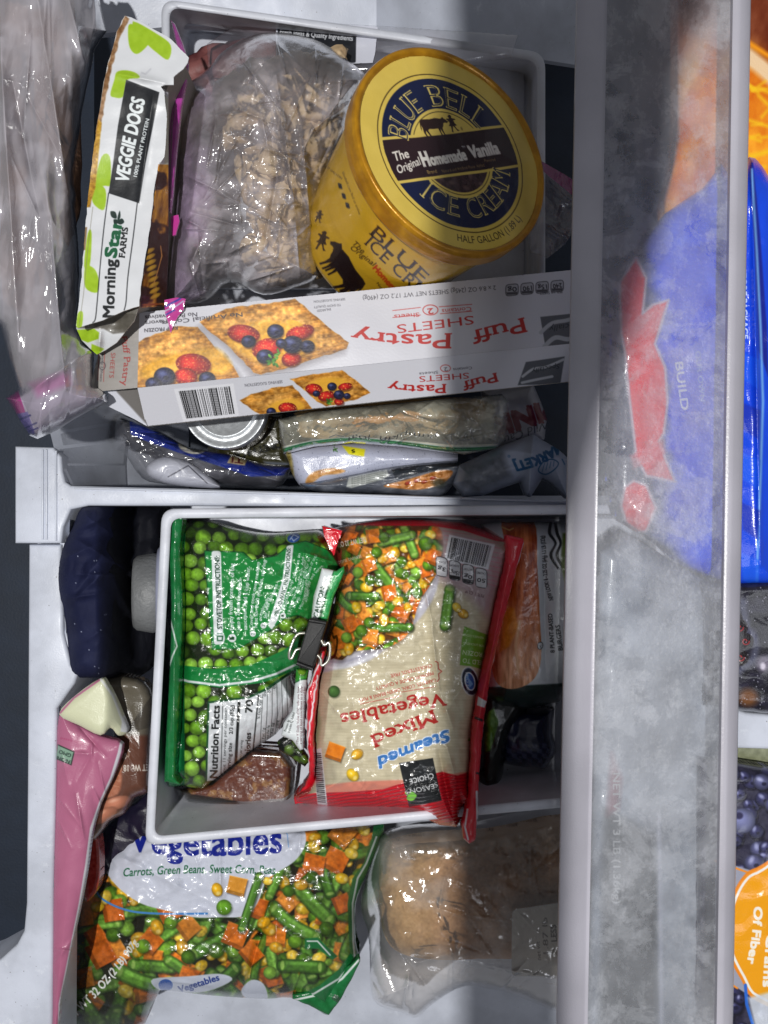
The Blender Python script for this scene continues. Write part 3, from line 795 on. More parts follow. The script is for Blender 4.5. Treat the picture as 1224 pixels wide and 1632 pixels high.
# ================================================================== things in the lower tray
# ---- bag of green peas
GR = (22, 120, 52); GRD = (14, 84, 44); WH = (214, 220, 222)
def peas_bag():
    t = thing('frozen_pea_bag', 'green and clear bag of frozen peas with stovetop instructions and nutrition table', 'bag', PV(385, 1040, -.085), 'bags lying in the lower tray')
    out = [(274, 812), (284, 816), (292, 822), (296, 832), (330, 830), (372, 842), (420, 850), (468, 848), (494, 846), (512, 848), (528, 868), (545, 890), (548, 903), (538, 930), (520, 962), (508, 1010), (494, 1060), (476, 1072), (466, 1078), (470, 1092), (476, 1112), (468, 1130), (452, 1150), (440, 1170), (400, 1196), (330, 1252), (316, 1256), (290, 1252), (262, 1246), (268, 1150), (272, 1060), (276, 960), (272, 880), (275, 840)]
    out = cr(out, 3)
    c = Canvas(255, 805, 556, 1264, GRD, .8)
    pea_pile(c, [(294, 826), (560, 826), (560, 1270), (294, 1270)], 5, 12.6)
    # green side seal
    c.poly([(255, 800), (292, 800), (296, 840), (292, 900), (296, 960), (293, 1040), (291, 1120), (288, 1180), (287, 1270), (255, 1270)], (20, 104, 58), noise=10, ns=30)
    c.line([(271, 960), (274, 1010), (281, 1020), (277, 1040), (272, 1076)], 2.2, (200, 210, 205)); c.line([(284, 815), (289, 830)], 2, (220, 228, 224))
    # cooking panel
    q = [(326, 878), (388, 880), (402, 893), (440, 886), (462, 868), (487, 862), (530, 880), (540, 905), (520, 930), (500, 990), (474, 980), (455, 985), (430, 1005), (380, 1034), (338, 1035), (334, 985)]
    c.poly(q, (26, 126, 56)); c.line(q+[q[0]], 1.4, (10, 70, 34))
    c.poly(rq([(337, 878), (352, 878), (356, 1026), (341, 1028)], 5), WH)
    c.ell(350, 1017, 9, 11, 0, WH); c.line([(346, 1010), (355, 1010)], 1, GRD); c.poly([(345, 1013), (356, 1013), (355, 1022), (346, 1022)], GRD); c.poly([(347, 1015), (354, 1015), (353, 1020), (348, 1020)], WH)
    c.text('STOVETOP INSTRUCTIONS:', (354, 1002), (349.5, 886), 7.5, (18, 60, 34), bold=.03)
    for (x, y, r) in ((370, 1017, 7), (403, 1010, 5), (420, 997, 5), (451, 981, 5)): c.ell(x, y, r, r, 0, WH)
    c.text('1', (373, 1019.5), (373, 1014.5), 7.5, (20, 70, 36), bold=.04); c.text('2', (405.5, 1012), (405.5, 1008), 5, (20, 70, 36)); c.text('3', (422, 999), (422, 995), 5, (20, 70, 36)); c.text('1', (453, 983), (453, 979.5), 5, (20, 70, 36))
    k = dict(bold=.018, wave=lambda t: 2*np.sin(t*5))
    c.text('Empty frozen contents of bag', (373, 1004), (371, 898), 6.4, WH, **k)
    c.text('into a 2-quart nonstick', (384, 1004), (383, 922), 6.2, WH, **k)
    c.text('saucepan. Add 1 cup water.', (394, 1004), (396, 903), 6, WH, **k)
    c.text('Cover and cook over medium', (403, 1002), (412, 896), 5.4, WH, **k)
    c.text('heat for 8-10 minutes, stirring', (410, 1000), (422, 893), 5.4, WH, **k)
    c.text('occasionally.', (417, 990), (428, 950), 5.2, WH, **k)
    c.text('Stir well and serve.', (425, 986), (441, 930), 5.2, WH, **k)
    c.poly(rq([(457, 870), (468, 868), (462, 925), (443, 987), (433, 1004), (427, 996), (434, 975), (450, 925)], 3), WH)
    c.text('MICROWAVE INSTRUCTIONS:', (442, 982), (463, 874), 6.3, (18, 70, 36), bold=.02, wave=lambda t: -6*np.sin(t*3.14))
    for i, (s_, a, b) in enumerate((('FROM FROZEN', (452, 975), (468, 938)), ('Place 1 cup of peas in', (459, 972), (476, 882)), ('a microwave-safe dish. Add', (465, 976), (484, 888)), ('2 Tbsp. of water and cover.', (470, 970), (491, 892)), ('Microwave on high for an', (477, 970), (499, 890)), ('additional 5-7 minutes or until', (484, 958), (508, 886)), ('hot. Stir and serve.', (491, 950), (514, 900)))):
        c.text(s_, a, b, 4.8, WH, bold=.01, wave=lambda t, i=i: (3+i*.4)*np.sin(t*4+i))
    c.ell(468, 857, 11, 8, -.3, (48, 88, 170)); c.line([(462, 860), (468, 852), (476, 856), (468, 862), (465, 858)], 1.4, (200, 214, 240))
    # lower green band with white line
    b = [(268, 1058), (340, 1066), (400, 1060), (452, 1036), (512, 996), (512, 1040), (470, 1068), (420, 1088), (350, 1096), (268, 1084)]
    c.poly(b, (24, 122, 58), noise=8, ns=14)
    c.line([(268, 1076), (300, 1086), (350, 1092), (400, 1086), (440, 1074), (470, 1060)], 3.6, WH)
    c.line([(330, 1062), (350, 1063), (365, 1062)], 1, GRD)
    # nutrition table
    q = [(331, 1118), (396, 1110), (424, 1096), (458, 1073), (500, 1060), (500, 1160), (440, 1190), (394, 1214), (360, 1246), (327, 1249)]
    c.poly(q, (18, 70, 36)); q2 = [(334, 1121), (397, 1113), (428, 1099), (459, 1077), (500, 1064), (500, 1158), (440, 1186), (393, 1210), (358, 1242), (330, 1245)]
    c.poly(q2, (206, 210, 214))
    K = (24, 28, 26)
    c.text('Nutrition Facts', (346, 1240), (350, 1125), 11.5, K, bold=.035)
    c.line([(352, 1240), (355, 1122)], 1, K)
    c.text('about 11 servings per container', (359, 1238), (362, 1128), 4.6, K); c.text('Serving size', (367, 1230), (370, 1184), 6, K, bold=.02); c.text('2/3 cup (85g)', (371, 1170), (373, 1124), 6, K, bold=.02)
    c.line([(375, 1228), (381, 1120)], 4.5, K)
    c.text('Amount per serving', (384, 1218), (387, 1180), 4, K); c.text('Calories', (398, 1212), (400, 1168), 8.5, K, bold=.03); c.text('70', (402, 1136), (403, 1116), 11, K, bold=.04)
    c.line([(402, 1210), (412, 1108)], 2, K); c.text('% Daily Value*', (414, 1146), (418, 1108), 4, K, bold=.01)
    for i, s_ in enumerate(('Total Fat 1g', 'Saturated Fat 0g', 'Trans Fat 0g', 'Cholesterol 0mg', 'Sodium 0mg', 'Total Carb. 12g', 'Dietary Fiber 4g', 'Total Sugars 5g')):
        x = 412+i*7.4; c.line([(x+2, 1200-i*3), (x+5+i, 1140), (x+7, 1106-i*5)], .7, K); c.text(s_, (x+8, 1196-i*4), (x+10, 1160-i*4), 3.8, K)
        if i < 3: c.text('0%', (x+12, 1110-i*6), (x+13, 1101-i*6), 4, K, bold=.02)
    # twisted neck beneath the clip: dark folds
    c.poly([(470, 1060), (508, 1000), (540, 930), (548, 905), (520, 935), (500, 990), (478, 1000), (462, 1030)], (16, 66, 34), 3, .75)
    c.poly([(514, 905), (536, 915), (520, 948), (508, 988), (496, 986), (500, 950)], WH); c.text('CAUTION:', (505, 980), (517, 936), 6.5, (16, 60, 30), bold=.03)
    c.poly([(536, 915), (548, 904), (530, 950), (518, 990), (509, 988), (521, 948)], (44, 150, 76), noise=30, ns=6)
    c.text('!', (504, 990), (504, 987), 6, K, bold=.04)
    def z(X, Y, sd):
        h = -.055+pillow(sd, 55, .052)
        h += (fbm(X, Y, 24, 3, 4)-.5)*.006+(fbm(X, Y, 7, 2, 9)-.5)*.0006
        h += crumple(X, Y, 46, 3)*.0022*(1+1.6*sstep(420, 500, X))+crumple(X, Y, 18, 8)*.0009*sstep(455, 500, X)
        for a, b, w, am in (((400, 950), (408, 900), 8, -.005), ((398, 985), (410, 890), 5, .0035), ((300, 835), (402, 895), 7, .003), ((402, 895), (470, 850), 8, .004), ((500, 850), (540, 900), 5, .006), ((515, 870), (470, 930), 5, -.004),
                            ((480, 880), (530, 895), 4, .005), ((440, 1070), (470, 1130), 5, .004), ((292, 830), (290, 1240), 6, -.006), ((278, 830), (276, 1240), 5, .004), ((455, 1100), (430, 1190), 5, -.003), ((330, 1066), (460, 1050), 6, -.003)):
            h += crease(X, Y, a, b, w, am)
        return h+creases(X, Y, 8, 12, (440, 840, 540, 1200), .0018, 2.4, (18, 70))
    sheet('film', out, z, c, M['film_print'], t, skirt=lambda x, y: .012)
    # folded-over neck flap and lower folds of the neck
    c = Canvas(470, 880, 560, 1010, (20, 84, 40), .8)
    fl = [(513, 905), (536, 910), (548, 902), (550, 912), (532, 950), (522, 992), (496, 990), (502, 948)]
    c.poly([(510, 900), (533, 905), (517, 950), (505, 992), (492, 992), (500, 948)], WH); c.text('CAUTION:', (506, 984), (518, 935), 7, (16, 60, 30), bold=.03)
    c.poly([(534, 905), (552, 898), (534, 950), (522, 996), (510, 992), (521, 948)], (44, 152, 78), noise=34, ns=6)
    c.poly([(495, 985), (500, 985), (500, 991), (494, 991)], K)
    sheet('neck_flap', fl, lambda X, Y, sd: .016+pillow(sd, 9, .004)+crumple(X, Y, 14, 5)*.002, c, M['film_print'], t, .004)
    c = Canvas(446, 1050, 500, 1205, WH, .8)
    fl = [(472, 1066), (492, 1068), (489, 1088), (486, 1130), (484, 1194), (478, 1196), (466, 1180), (448, 1172), (452, 1152), (466, 1132), (470, 1090)]
    c.poly([(468, 1060), (494, 1062), (491, 1084), (480, 1082), (470, 1088)], (60, 150, 50)); pr_pea(c, 481, 1070, 7, random.Random(3)); c.line([(470, 1088), (480, 1083), (492, 1082)], 2, (16, 96, 44))
    for i, s_ in enumerate(('*The % Daily Value (DV) tells you how', 'a serving of food contributes to a daily', 'diet. 2,000 calories a day is used for')): c.text(s_, (476+i*5, 1186), (477+i*5, 1094), 3.6, (80, 40, 50))
    c.text('Includes 0g Added', (462, 1168), (470, 1136), 4, K); c.text('Protein 4g', (456, 1166), (462, 1148), 4, K)
    sheet('neck_fold', fl, lambda X, Y, sd: -.012+pillow(sd, 10, .006)+crumple(X, Y, 15, 15)*.0025, c, M['film_print'], t, .005)
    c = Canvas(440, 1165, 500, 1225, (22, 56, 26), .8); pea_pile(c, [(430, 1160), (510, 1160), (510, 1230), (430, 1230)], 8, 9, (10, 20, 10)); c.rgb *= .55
    sheet('neck_fold', [(442, 1182), (462, 1168), (484, 1196), (494, 1212), (486, 1222), (462, 1206), (445, 1196)], lambda X, Y, sd: -.045+pillow(sd, 9, .005)+crumple(X, Y, 12, 25)*.002, c, M['film_print'], t, .004)
    # side seal standing up at the left
    c = Canvas(255, 800, 302, 1262, (20, 108, 54), .9); c.rgb += ((fbm(c.X, c.Y, 12, 3)-.5)*24)[..., None]
    for xx in (0,): c.line([(268, 1068), (275, 1045), (282, 1030), (277, 1010), (271, 985), (270, 960)], 2.4, (206, 216, 212))
    c.line([(284, 812), (288, 826)], 3, (216, 226, 220))
    seal = [(273, 812), (280, 814), (284, 812), (292, 820), (290, 850), (288, 880), (292, 960), (290, 1030), (286, 1100), (284, 1180), (280, 1235), (288, 1250), (266, 1246), (262, 1238), (266, 1150), (271, 1060), (273, 960), (269, 880), (272, 840)]
    sheet('side_seal', cr(seal, 3), lambda X, Y, sd: -.008+crumple(X, Y, 22, 31)*.003+pillow(sd, 9, .005)+crease(X, Y, (279, 820), (276, 1240), 4, .003), c, M['film_print'], t, .01)
peas_bag()

# ---- binder clip gripping the neck of the pea bag
def binder_clip():
    t = thing('binder_clip', 'black binder clip with wire handles closing the neck of the pea bag', 'clip', PV(490, 1030, .02))
    z = .030
    body = rq([(492, 988), (521, 993), (499, 1066), (472, 1056)], 3, 3)
    solid('clip_body', body, .005, z, M['black'], t, .0014)
    a, b = PV(492, 988, z), PV(521, 993, z); tube('fold', [a+(b-a)*.04+Vector((0, 0, .0006)), a+(b-a)*.96+Vector((0, 0, .0006))], .0016, M['black'], t)
    a, b = PV(472, 1056, z), PV(499, 1066, z); tube('fold', [a+(b-a)*.04+Vector((0, 0, .0006)), a+(b-a)*.96+Vector((0, 0, .0006))], .0016, M['black'], t)
    h1 = cr([(486, 1009), (476, 1010), (470, 1016), (468, 1020), (462, 1036), (461, 1048), (465, 1049), (472, 1036), (480, 1034)], 4, False)
    tube('handle', [PV(x, y, .027-.004*abs(i/len(h1)-.5)) for i, (x, y) in enumerate(h1)], .00115, M['wire'], t)
    h2 = cr([(512, 1020), (517, 1028), (524, 1024), (526, 1034), (524, 1050), (518, 1058), (512, 1060), (511, 1050), (506, 1044)], 4, False)
    tube('handle', [PV(x, y, .031) for x, y in h2], .00115, M['wire'], t)
binder_clip()

# ---- bag of mixed vegetables
def mixed_bag():
    t = thing('mixed_vegetable_bag', 'beige and red bag of steamed mixed vegetables with a black square logo', 'bag', PV(640, 1080, -.085), 'bags lying in the lower tray')
    out = [(512, 838), (530, 842), (556, 836), (610, 829), (660, 828), (735, 832), (790, 850), (833, 858), (835, 866), (825, 900), (812, 950), (797, 1010), (785, 1060), (776, 1110), (768, 1160), (762, 1230), (760, 1300), (757, 1340), (748, 1345), (738, 1335), (735, 1320), (742, 1290), (728, 1318), (700, 1315), (660, 1296), (600, 1290), (540, 1288), (500, 1282), (470, 1280), (468, 1268), (488, 1252), (500, 1236), (494, 1180), (500, 1100), (516, 1040), (530, 980), (540, 920), (536, 880), (520, 860)]
    c = Canvas(460, 820, 842, 1352, (196, 186, 158), .8)
    X, Y = c.X, c.Y
    c.rgb += ((fbm(X, Y*4, 18, 2, 2)-.5)*16+np.sin(Y*1.35)*3)[..., None]
    # fade from clear bluish plate towards lower right
    plate = cr([(500, 1062), (540, 1066), (590, 1052), (630, 1020), (670, 985), (696, 940), (702, 880), (690, 828), (600, 820), (520, 840), (500, 950)], 5)
    c.poly(plate, (188, 186, 196), 2); 
    for off, col, w in ((0, (226, 226, 232), 4), (9, (150, 148, 166), 3), (16, (222, 222, 230), 3)):
        c.line(cr([(505, 1060-off), (545, 1064-off), (588, 1048-off), (625-off*.6, 1014-off*.7), (662-off*.8, 978-off*.6), (686-off, 936-off*.3), (694-off, 880)], 6, False), w, col, .8, 2)
    pile = cr([(508, 1020), (540, 1052), (560, 1040), (580, 1036), (618, 1032), (652, 1008), (668, 960), (690, 925), (706, 885), (698, 838), (640, 832), (560, 838), (515, 870)], 4)
    c.poly([(x-0, y+3) for x, y in pile], (40, 26, 22), 5, .5)
    veg_pile(c, pile, 12, 1.06, (3.4, 3.4, 2.0, .7), (88, 52, 20), 15)
    R = random.Random(5)
    for a in ((652, 862, 46, 14, 1.2), (632, 858, 50, 14, 2.9), (616, 924, 52, 16, .9), (578, 950, 42, 14, .02), (624, 1000, 56, 14, -.02), (713, 968, 58, 17, 1.7)): pr_bean(c, *a, R)
    for a in ((594, 854, 11), (690, 888, 12), (588, 900, 11), (620, 945, 12), (640, 975, 13), (558, 995, 12), (590, 1015, 12)): pr_cube(c, *a, R)
    for a in ((686, 852, 10), (610, 890, 10), (628, 880, 10), (612, 988, 11), (584, 936, 11), (605, 965, 10), (634, 958, 10), (556, 1034, 11), (568, 968, 10), (650, 968, 9)): pr_corn(c, *a, R)
    for a in ((612, 856, 9), (678, 866, 12), (600, 880, 9), (640, 895, 9), (570, 912, 9), (590, 925, 9), (665, 945, 9), (576, 1005, 10), (552, 1016, 9), (636, 912, 9), (588, 992, 9)): pr_pea(c, *a, R)
    fm = np.zeros(c.X.shape); s_, m_ = c.mask(pile, 2); fm[s_] = m_; photo(c, fm, .14, 5, 3)
    pr_pea(c, 532, 1102, 10, R, (70, 110, 50)); pr_corn(c, 738, 978, 10, R); pr_corn(c, 728, 968, 9, R, 1)
    # green leaf, ribbon seal at the right
    c.poly([(740, 998), (772, 1010), (785, 1015), (778, 1070), (752, 1062), (733, 1060), (736, 1020)], (112, 160, 50)); 
    for i, (s_, f) in enumerate((('FIELD TO', 0), ('FROZEN', 0), ('FOR LOCKED IN', 1), ('FRESHNESS & GOODNESS', 1))):
        c.text(s_, (774-i*1, 1054-i*13), (738, 1049-i*13), (7, 7, 3.4, 3.4)[i], (226, 234, 206), bold=.01)
    c.ell(749, 1086, 15, 25, -.2, (226, 226, 226)); c.ell(749, 1086, 13, 23, -.2, (28, 34, 52)); c.ell(749, 1086, 9, 16, -.2, (230, 232, 236)); c.ell(749, 1086, 7, 14, -.2, (44, 96, 168))
    c.text('PRO MG', (742, 1072), (744, 1104), 4, WH); c.poly([(745, 1078), (754, 1090), (748, 1096)], (120, 170, 220))
    c.poly([(745, 1180), (760, 1162), (768, 1140), (764, 1185)], (98, 156, 50), noise=16)
    # nutrient icons + bar code panel at the top right
    c.poly([(700, 838), (790, 862), (812, 880), (795, 940), (780, 985), (740, 945), (700, 925)], (176, 150, 160), 8, .8)
    for i in range(11): c.line([(706+i*2, 846+i*7), (795+i, 858+i*8)], 1, (214, 100, 130), .5)
    c.barcode([(789, 868), (716, 852), (708, 892), (778, 908)], 4)
    for i, (a, b) in enumerate((('50', 'CALORIES'), ('0g', 'SAT FAT'), ('15mg', 'SODIUM'), ('3g', 'TOTAL'))):
        x, y = 767-i*21, 920-i*6; q = rq([(x+9, y+18), (x-9, y+15), (x-9, y-16), (x+9, y-12)], 6, 3)
        c.poly(q, (206, 206, 210)); c.line(q+[q[0]], 1.2, (40, 36, 40)); c.poly([(x+8, y+17), (x-8, y+14), (x-8, y+8), (x+8, y+11)], (30, 28, 30) if i in (1, 2) else (206, 206, 210))
        c.text(a, (x+7, y+3), (x-6, y+1), 6, (30, 26, 30), bold=.02); c.text(b, (x+7, y-7), (x-7, y-9), 3.2, (30, 26, 30))
    c.text('PER 1 CUP', (772, 948), (742, 940), 5, (90, 60, 66))
    # lettering (upside down in the picture)
    RD = (170, 40, 34)
    c.text('Steamed', (714, 1163), (603, 1207), 17, (226, 232, 240), bold=.09, it=.25); c.text('Steamed', (714, 1163), (603, 1207), 17, (58, 116, 184), bold=.045, it=.25)
    c.text('Mixed', (690, 1131), (590, 1173), 21, RD, bold=.02, serif=True, h1=20)
    c.text('Vegetables', (708, 1104), (542, 1138), 20, RD, bold=.02, serif=True)
    c.text('CARROTS, CORN, GREEN BEANS & PEAS', (694, 1081), (572, 1114), 5.4, RD, bold=.012); c.text('PREMIUM GRADE A QUALITY', (690, 1070), (598, 1095), 5.4, RD, bold=.012); c.text('CHOLESTEROL FREE', (688, 1058), (622, 1075), 5.4, RD, bold=.012)
    c.line([(694, 1054), (698, 1056), (699, 1066), (704, 1070), (699, 1074), (700, 1082), (697, 1086)], 1.3, RD)
    c.line([(694, 1094), (640, 1103)], .9, RD, .9); c.line([(640, 1109), (574, 1122)], .9, RD, .9)
    pr_cube(c, 534, 1199, 13, R, .35, (232, 130, 30)); pr_corn(c, 569, 1202, 11, R); pr_corn(c, 562, 1235, 12, R); c.poly([(505, 1120), (512, 1150), (504, 1210), (498, 1180)], (130, 146, 104), 3, .6)
    # salmon stripe and red foot
    c.poly([(512, 1252), (560, 1246), (660, 1242), (730, 1232), (770, 1225), (770, 1262), (512, 1266)], (212, 132, 112), 1.5)
    ft = [(462, 1270), (500, 1264), (560, 1262), (610, 1258), (680, 1236), (705, 1230), (728, 1236), (766, 1226), (766, 1360), (460, 1360)]
    c.poly(ft, (196, 26, 40), 1)
    sl, m = c.mask(ft, 1)
    rib = np.sin((Y[sl]+.16*X[sl]+6*fbm(X[sl], Y[sl], 40, 2, 5))*1.15); c.mix(sl, m*np.clip(rib, 0, 1)*.45, (120, 12, 26))
    c.z[sl] += m*rib*.0007
    # black logo tag
    q = [(636, 1216), (690, 1208), (704, 1276), (652, 1286)]
    c.poly(q, (34, 36, 38), noise=8, ns=5)
    c.text("SEASON'S", (696, 1246), (645, 1262), 7.5, (224, 226, 228), bold=.012, wave=lambda t: 1.5*np.sin(t*6)); c.text('CHOICE', (690, 1232), (652, 1242), 8, (224, 226, 228), bold=.012); c.text('.', (648, 1243), (646.5, 1243), 8, WH, bold=.04)
    c.poly(cr([(648, 1272), (656, 1262), (664, 1268), (658, 1276), (652, 1276)], 4), (120, 190, 70)); c.line([(646, 1264), (655, 1270)], 1.6, (120, 190, 70))
    # bar code along the left foot
    c.poly([(498, 1196), (512, 1192), (522, 1284), (506, 1282)], (214, 214, 218)); 
    for i in range(26):
        y = 1200+i*3.1; c.line([(500+i*.28, y), (511+i*.3, y+1)], 1.2+(i % 3)*.4, (30, 28, 30))
    # red seals: top, left, right
    RED = (206, 28, 44)
    c.poly([(556, 836), (610, 826), (735, 826), (792, 846), (838, 856), (828, 866), (790, 862), (740, 846), (690, 838), (600, 838)], RED, 1.2)
    c.poly([(838, 850), (840, 872), (812, 958), (797, 1016), (785, 1064), (777, 1112), (770, 1160), (764, 1230), (762, 1350), (738, 1350), (744, 1290), (748, 1200), (752, 1150), (760, 1105), (772, 1040), (788, 960), (806, 890), (814, 852)], RED, 1)
    c.line([(836, 862), (824, 905), (800, 1000), (786, 1056), (778, 1112), (772, 1160)], 3.4, (222, 222, 226))
    c.text('SEASON', (838, 858), (838, 858.1), 1, RED)
    c.poly([(508, 832), (532, 842), (545, 880), (540, 922), (526, 990), (512, 1050), (505, 1100), (500, 1170), (504, 1240), (494, 1262), (466, 1284), (466, 1264), (488, 1246), (496, 1230), (490, 1180), (494, 1100), (510, 1040), (524, 980), (534, 920), (528, 880), (512, 860)], RED, 1)
    c.poly([(520, 845), (556, 840), (552, 872), (545, 920), (532, 985), (520, 1030), (512, 1060), (512, 1020), (524, 960), (534, 915), (533, 880)], (110, 72, 44), 2, .55)
    c.text('NET WT 32 OZ (2 LB)', (582, 856), (520, 868), 8, (220, 214, 206), bold=.015); c.text('SERVING SUGGESTION', (575, 884), (520, 900), 4.5, (220, 214, 206))
    def z(X, Y, sd):
        h = -.042+pillow(sd, 62, .062)
        h += (fbm(X, Y, 30, 3, 14)-.5)*.008*sstep(0, 40, -sd)+(fbm(X, Y, 11, 2, 19)-.5)*.0012*sstep(1060, 1000, Y)
        h += crumple(X, Y, 52, 13)*.0026+crumple(X, Y, 20, 18)*.0011*(.4+sstep(1190, 1260, Y)+sstep(740, 790, X))
        for a, b, w, am in (((676, 930), (690, 1000), 4, .004), ((688, 1000), (700, 1100), 4, .005), ((700, 1100), (722, 1160), 5, .004), ((700, 1200), (722, 1310), 6, -.010), ((724, 1230), (742, 1300), 5, -.008), ((712, 1190), (740, 1290), 5, .006),
                            ((640, 905), (700, 870), 6, .003), ((540, 900), (528, 1000), 6, -.004), ((532, 1050), (516, 1180), 6, .004), ((700, 1150), (760, 1060), 7, .003), ((560, 1260), (700, 1290), 5, .003), ((775, 1060), (752, 1180), 5, -.004), ((650, 838), (700, 930), 5, .003), ((590, 1180), (640, 1100), 10, .002)):
            h += crease(X, Y, a, b, w, am)
        h += creases(X, Y, 4, 16, (500, 850, 790, 1280), .0016, 2.6, (25, 90))
        return h+.018*sstep(1230, 1330, Y)*sstep(640, 740, X)
    sheet('film', out, z, c, M['film_print'], t, skirt=.012)
    # right seal strip: stiff crimped edge standing proud
    cs = Canvas(725, 845, 842, 1352, (204, 26, 44), .8)
    cs.rgb += ((fbm(cs.X, cs.Y, 16, 3, 5)-.5)*34)[..., None]
    cs.line([(838, 860), (827, 900), (803, 1000), (788, 1056), (779, 1112), (772, 1165)], 4.5, (216, 216, 222))
    cs.line([(745, 1290), (741, 1318), (746, 1338)], 3, (222, 210, 214)); cs.line([(760, 1262), (762, 1340)], 4, (206, 204, 208))
    cs.line([(760, 1232), (768, 1234)], 3, (30, 28, 30))
    cs.poly([(762, 1110), (776, 1118), (772, 1128), (760, 1124)], (220, 216, 218)); cs.line([(758, 1144), (768, 1148)], 4, (60, 20, 26))
    sl = [(806, 852), (834, 858), (835, 866), (825, 900), (812, 950), (797, 1010), (785, 1060), (777, 1110), (770, 1160), (764, 1230), (762, 1300), (758, 1338), (748, 1345), (738, 1336), (736, 1318), (744, 1280), (750, 1200), (752, 1150), (760, 1105), (773, 1040), (789, 960), (805, 890)]
    sheet('side_seal', jag(sl, 7, .8, 3), lambda X, Y, sd: .006+pillow(sd, 10, .006)+crumple(X, Y, 18, 41)*.002+.010*sstep(1250, 1330, Y)+crease(X, Y, (812, 900), (752, 1200), 5, .004), cs, M['film_print'], t, .008)
    cs = Canvas(460, 830, 552, 1292, (204, 26, 44), .8); cs.rgb += ((fbm(cs.X, cs.Y, 12, 3, 5)-.5)*40)[..., None]
    edge = [(512, 1042), (508, 1058), (500, 1076), (490, 1102), (488, 1140), (489, 1180), (492, 1216), (490, 1236), (476, 1262)]
    cs.line(jag(edge, 5, 1.2, 3)[:-6], 2.6, (226, 218, 222))
    sl = [(519, 1036), (513, 1060), (507, 1090), (504, 1130), (500, 1180), (502, 1232), (500, 1262), (490, 1278), (470, 1282), (468, 1272), (486, 1252), (493, 1234), (489, 1180), (489, 1102), (500, 1070), (510, 1036)]
    sheet('side_seal', jag(sl, 5, .9, 4), lambda X, Y, sd: .0+pillow(sd, 7, .005)+crumple(X, Y, 16, 51)*.002-.028*sstep(1200, 1270, Y), cs, M['film_print'], t, .02)
    sl = [(514, 838), (531, 842), (545, 846), (538, 866), (532, 886), (524, 872), (517, 856)]
    sheet('side_seal', jag(sl, 5, .9, 6), lambda X, Y, sd: .012+crumple(X, Y, 10, 55)*.003, cs, M['film_print'], t, .02)
mixed_bag()

# ---- brown meat slab in clear wrap at the bottom of the tray
def slab():
    m = ramp2('frosty_meat', (70, 30, 18), (150, 106, 66), 55, .35, .42, .68, 160, .001, coat=.5)
    c = Canvas(275, 1185, 480, 1310, (84, 40, 24), 1)
    n = fbm(c.X, c.Y, 16, 5, 3); n2 = fbm(c.X, c.Y, 4, 3, 8)
    fr = sstep(.58, .80, n+.25*(n2-.5)+.22*sstep(425, 465, c.X)+.1*sstep(1240, 1200, c.Y))
    c.rgb[:] = np.array([98, 42, 16])+((n2-.5)*30)[..., None]; c.rgb = c.rgb*(1-fr[..., None]*.85)+np.array([160, 116, 62])*fr[..., None]*.85
    t = thing('frozen_meat_slab', 'frosty dark brown slab of meat in clear wrap below the pea bag', 'meat', PV(390, 1250, -.09))
    out = [(285, 1256), (330, 1248), (400, 1194), (450, 1197), (468, 1222), (466, 1256), (463, 1298), (440, 1299), (400, 1291), (350, 1282), (300, 1275)]
    sheet('meat', out, lambda X, Y, sd: -.078+pillow(sd, 16, .022)+(fbm(X, Y, 12, 3, 6)-.5)*.003, c, M['film_soft'], t, .016)
    w = Canvas(265, 1180, 490, 1312, (205, 200, 200), 1); w.a[:] = .02+.25*sstep(.55, .75, np.abs(crumple(w.X, w.Y, 22, 7)))
    wo = [(278, 1256), (330, 1244), (398, 1188), (455, 1192), (474, 1220), (470, 1256), (466, 1303), (440, 1303), (398, 1296), (350, 1287), (300, 1280), (284, 1268)]
    sheet('wrap', wo, lambda X, Y, sd: -.076+pillow(sd, 16, .026)+crumple(X, Y, 34, 61)*.0014, w, M['clear'], t, .0005, back=False)
slab()

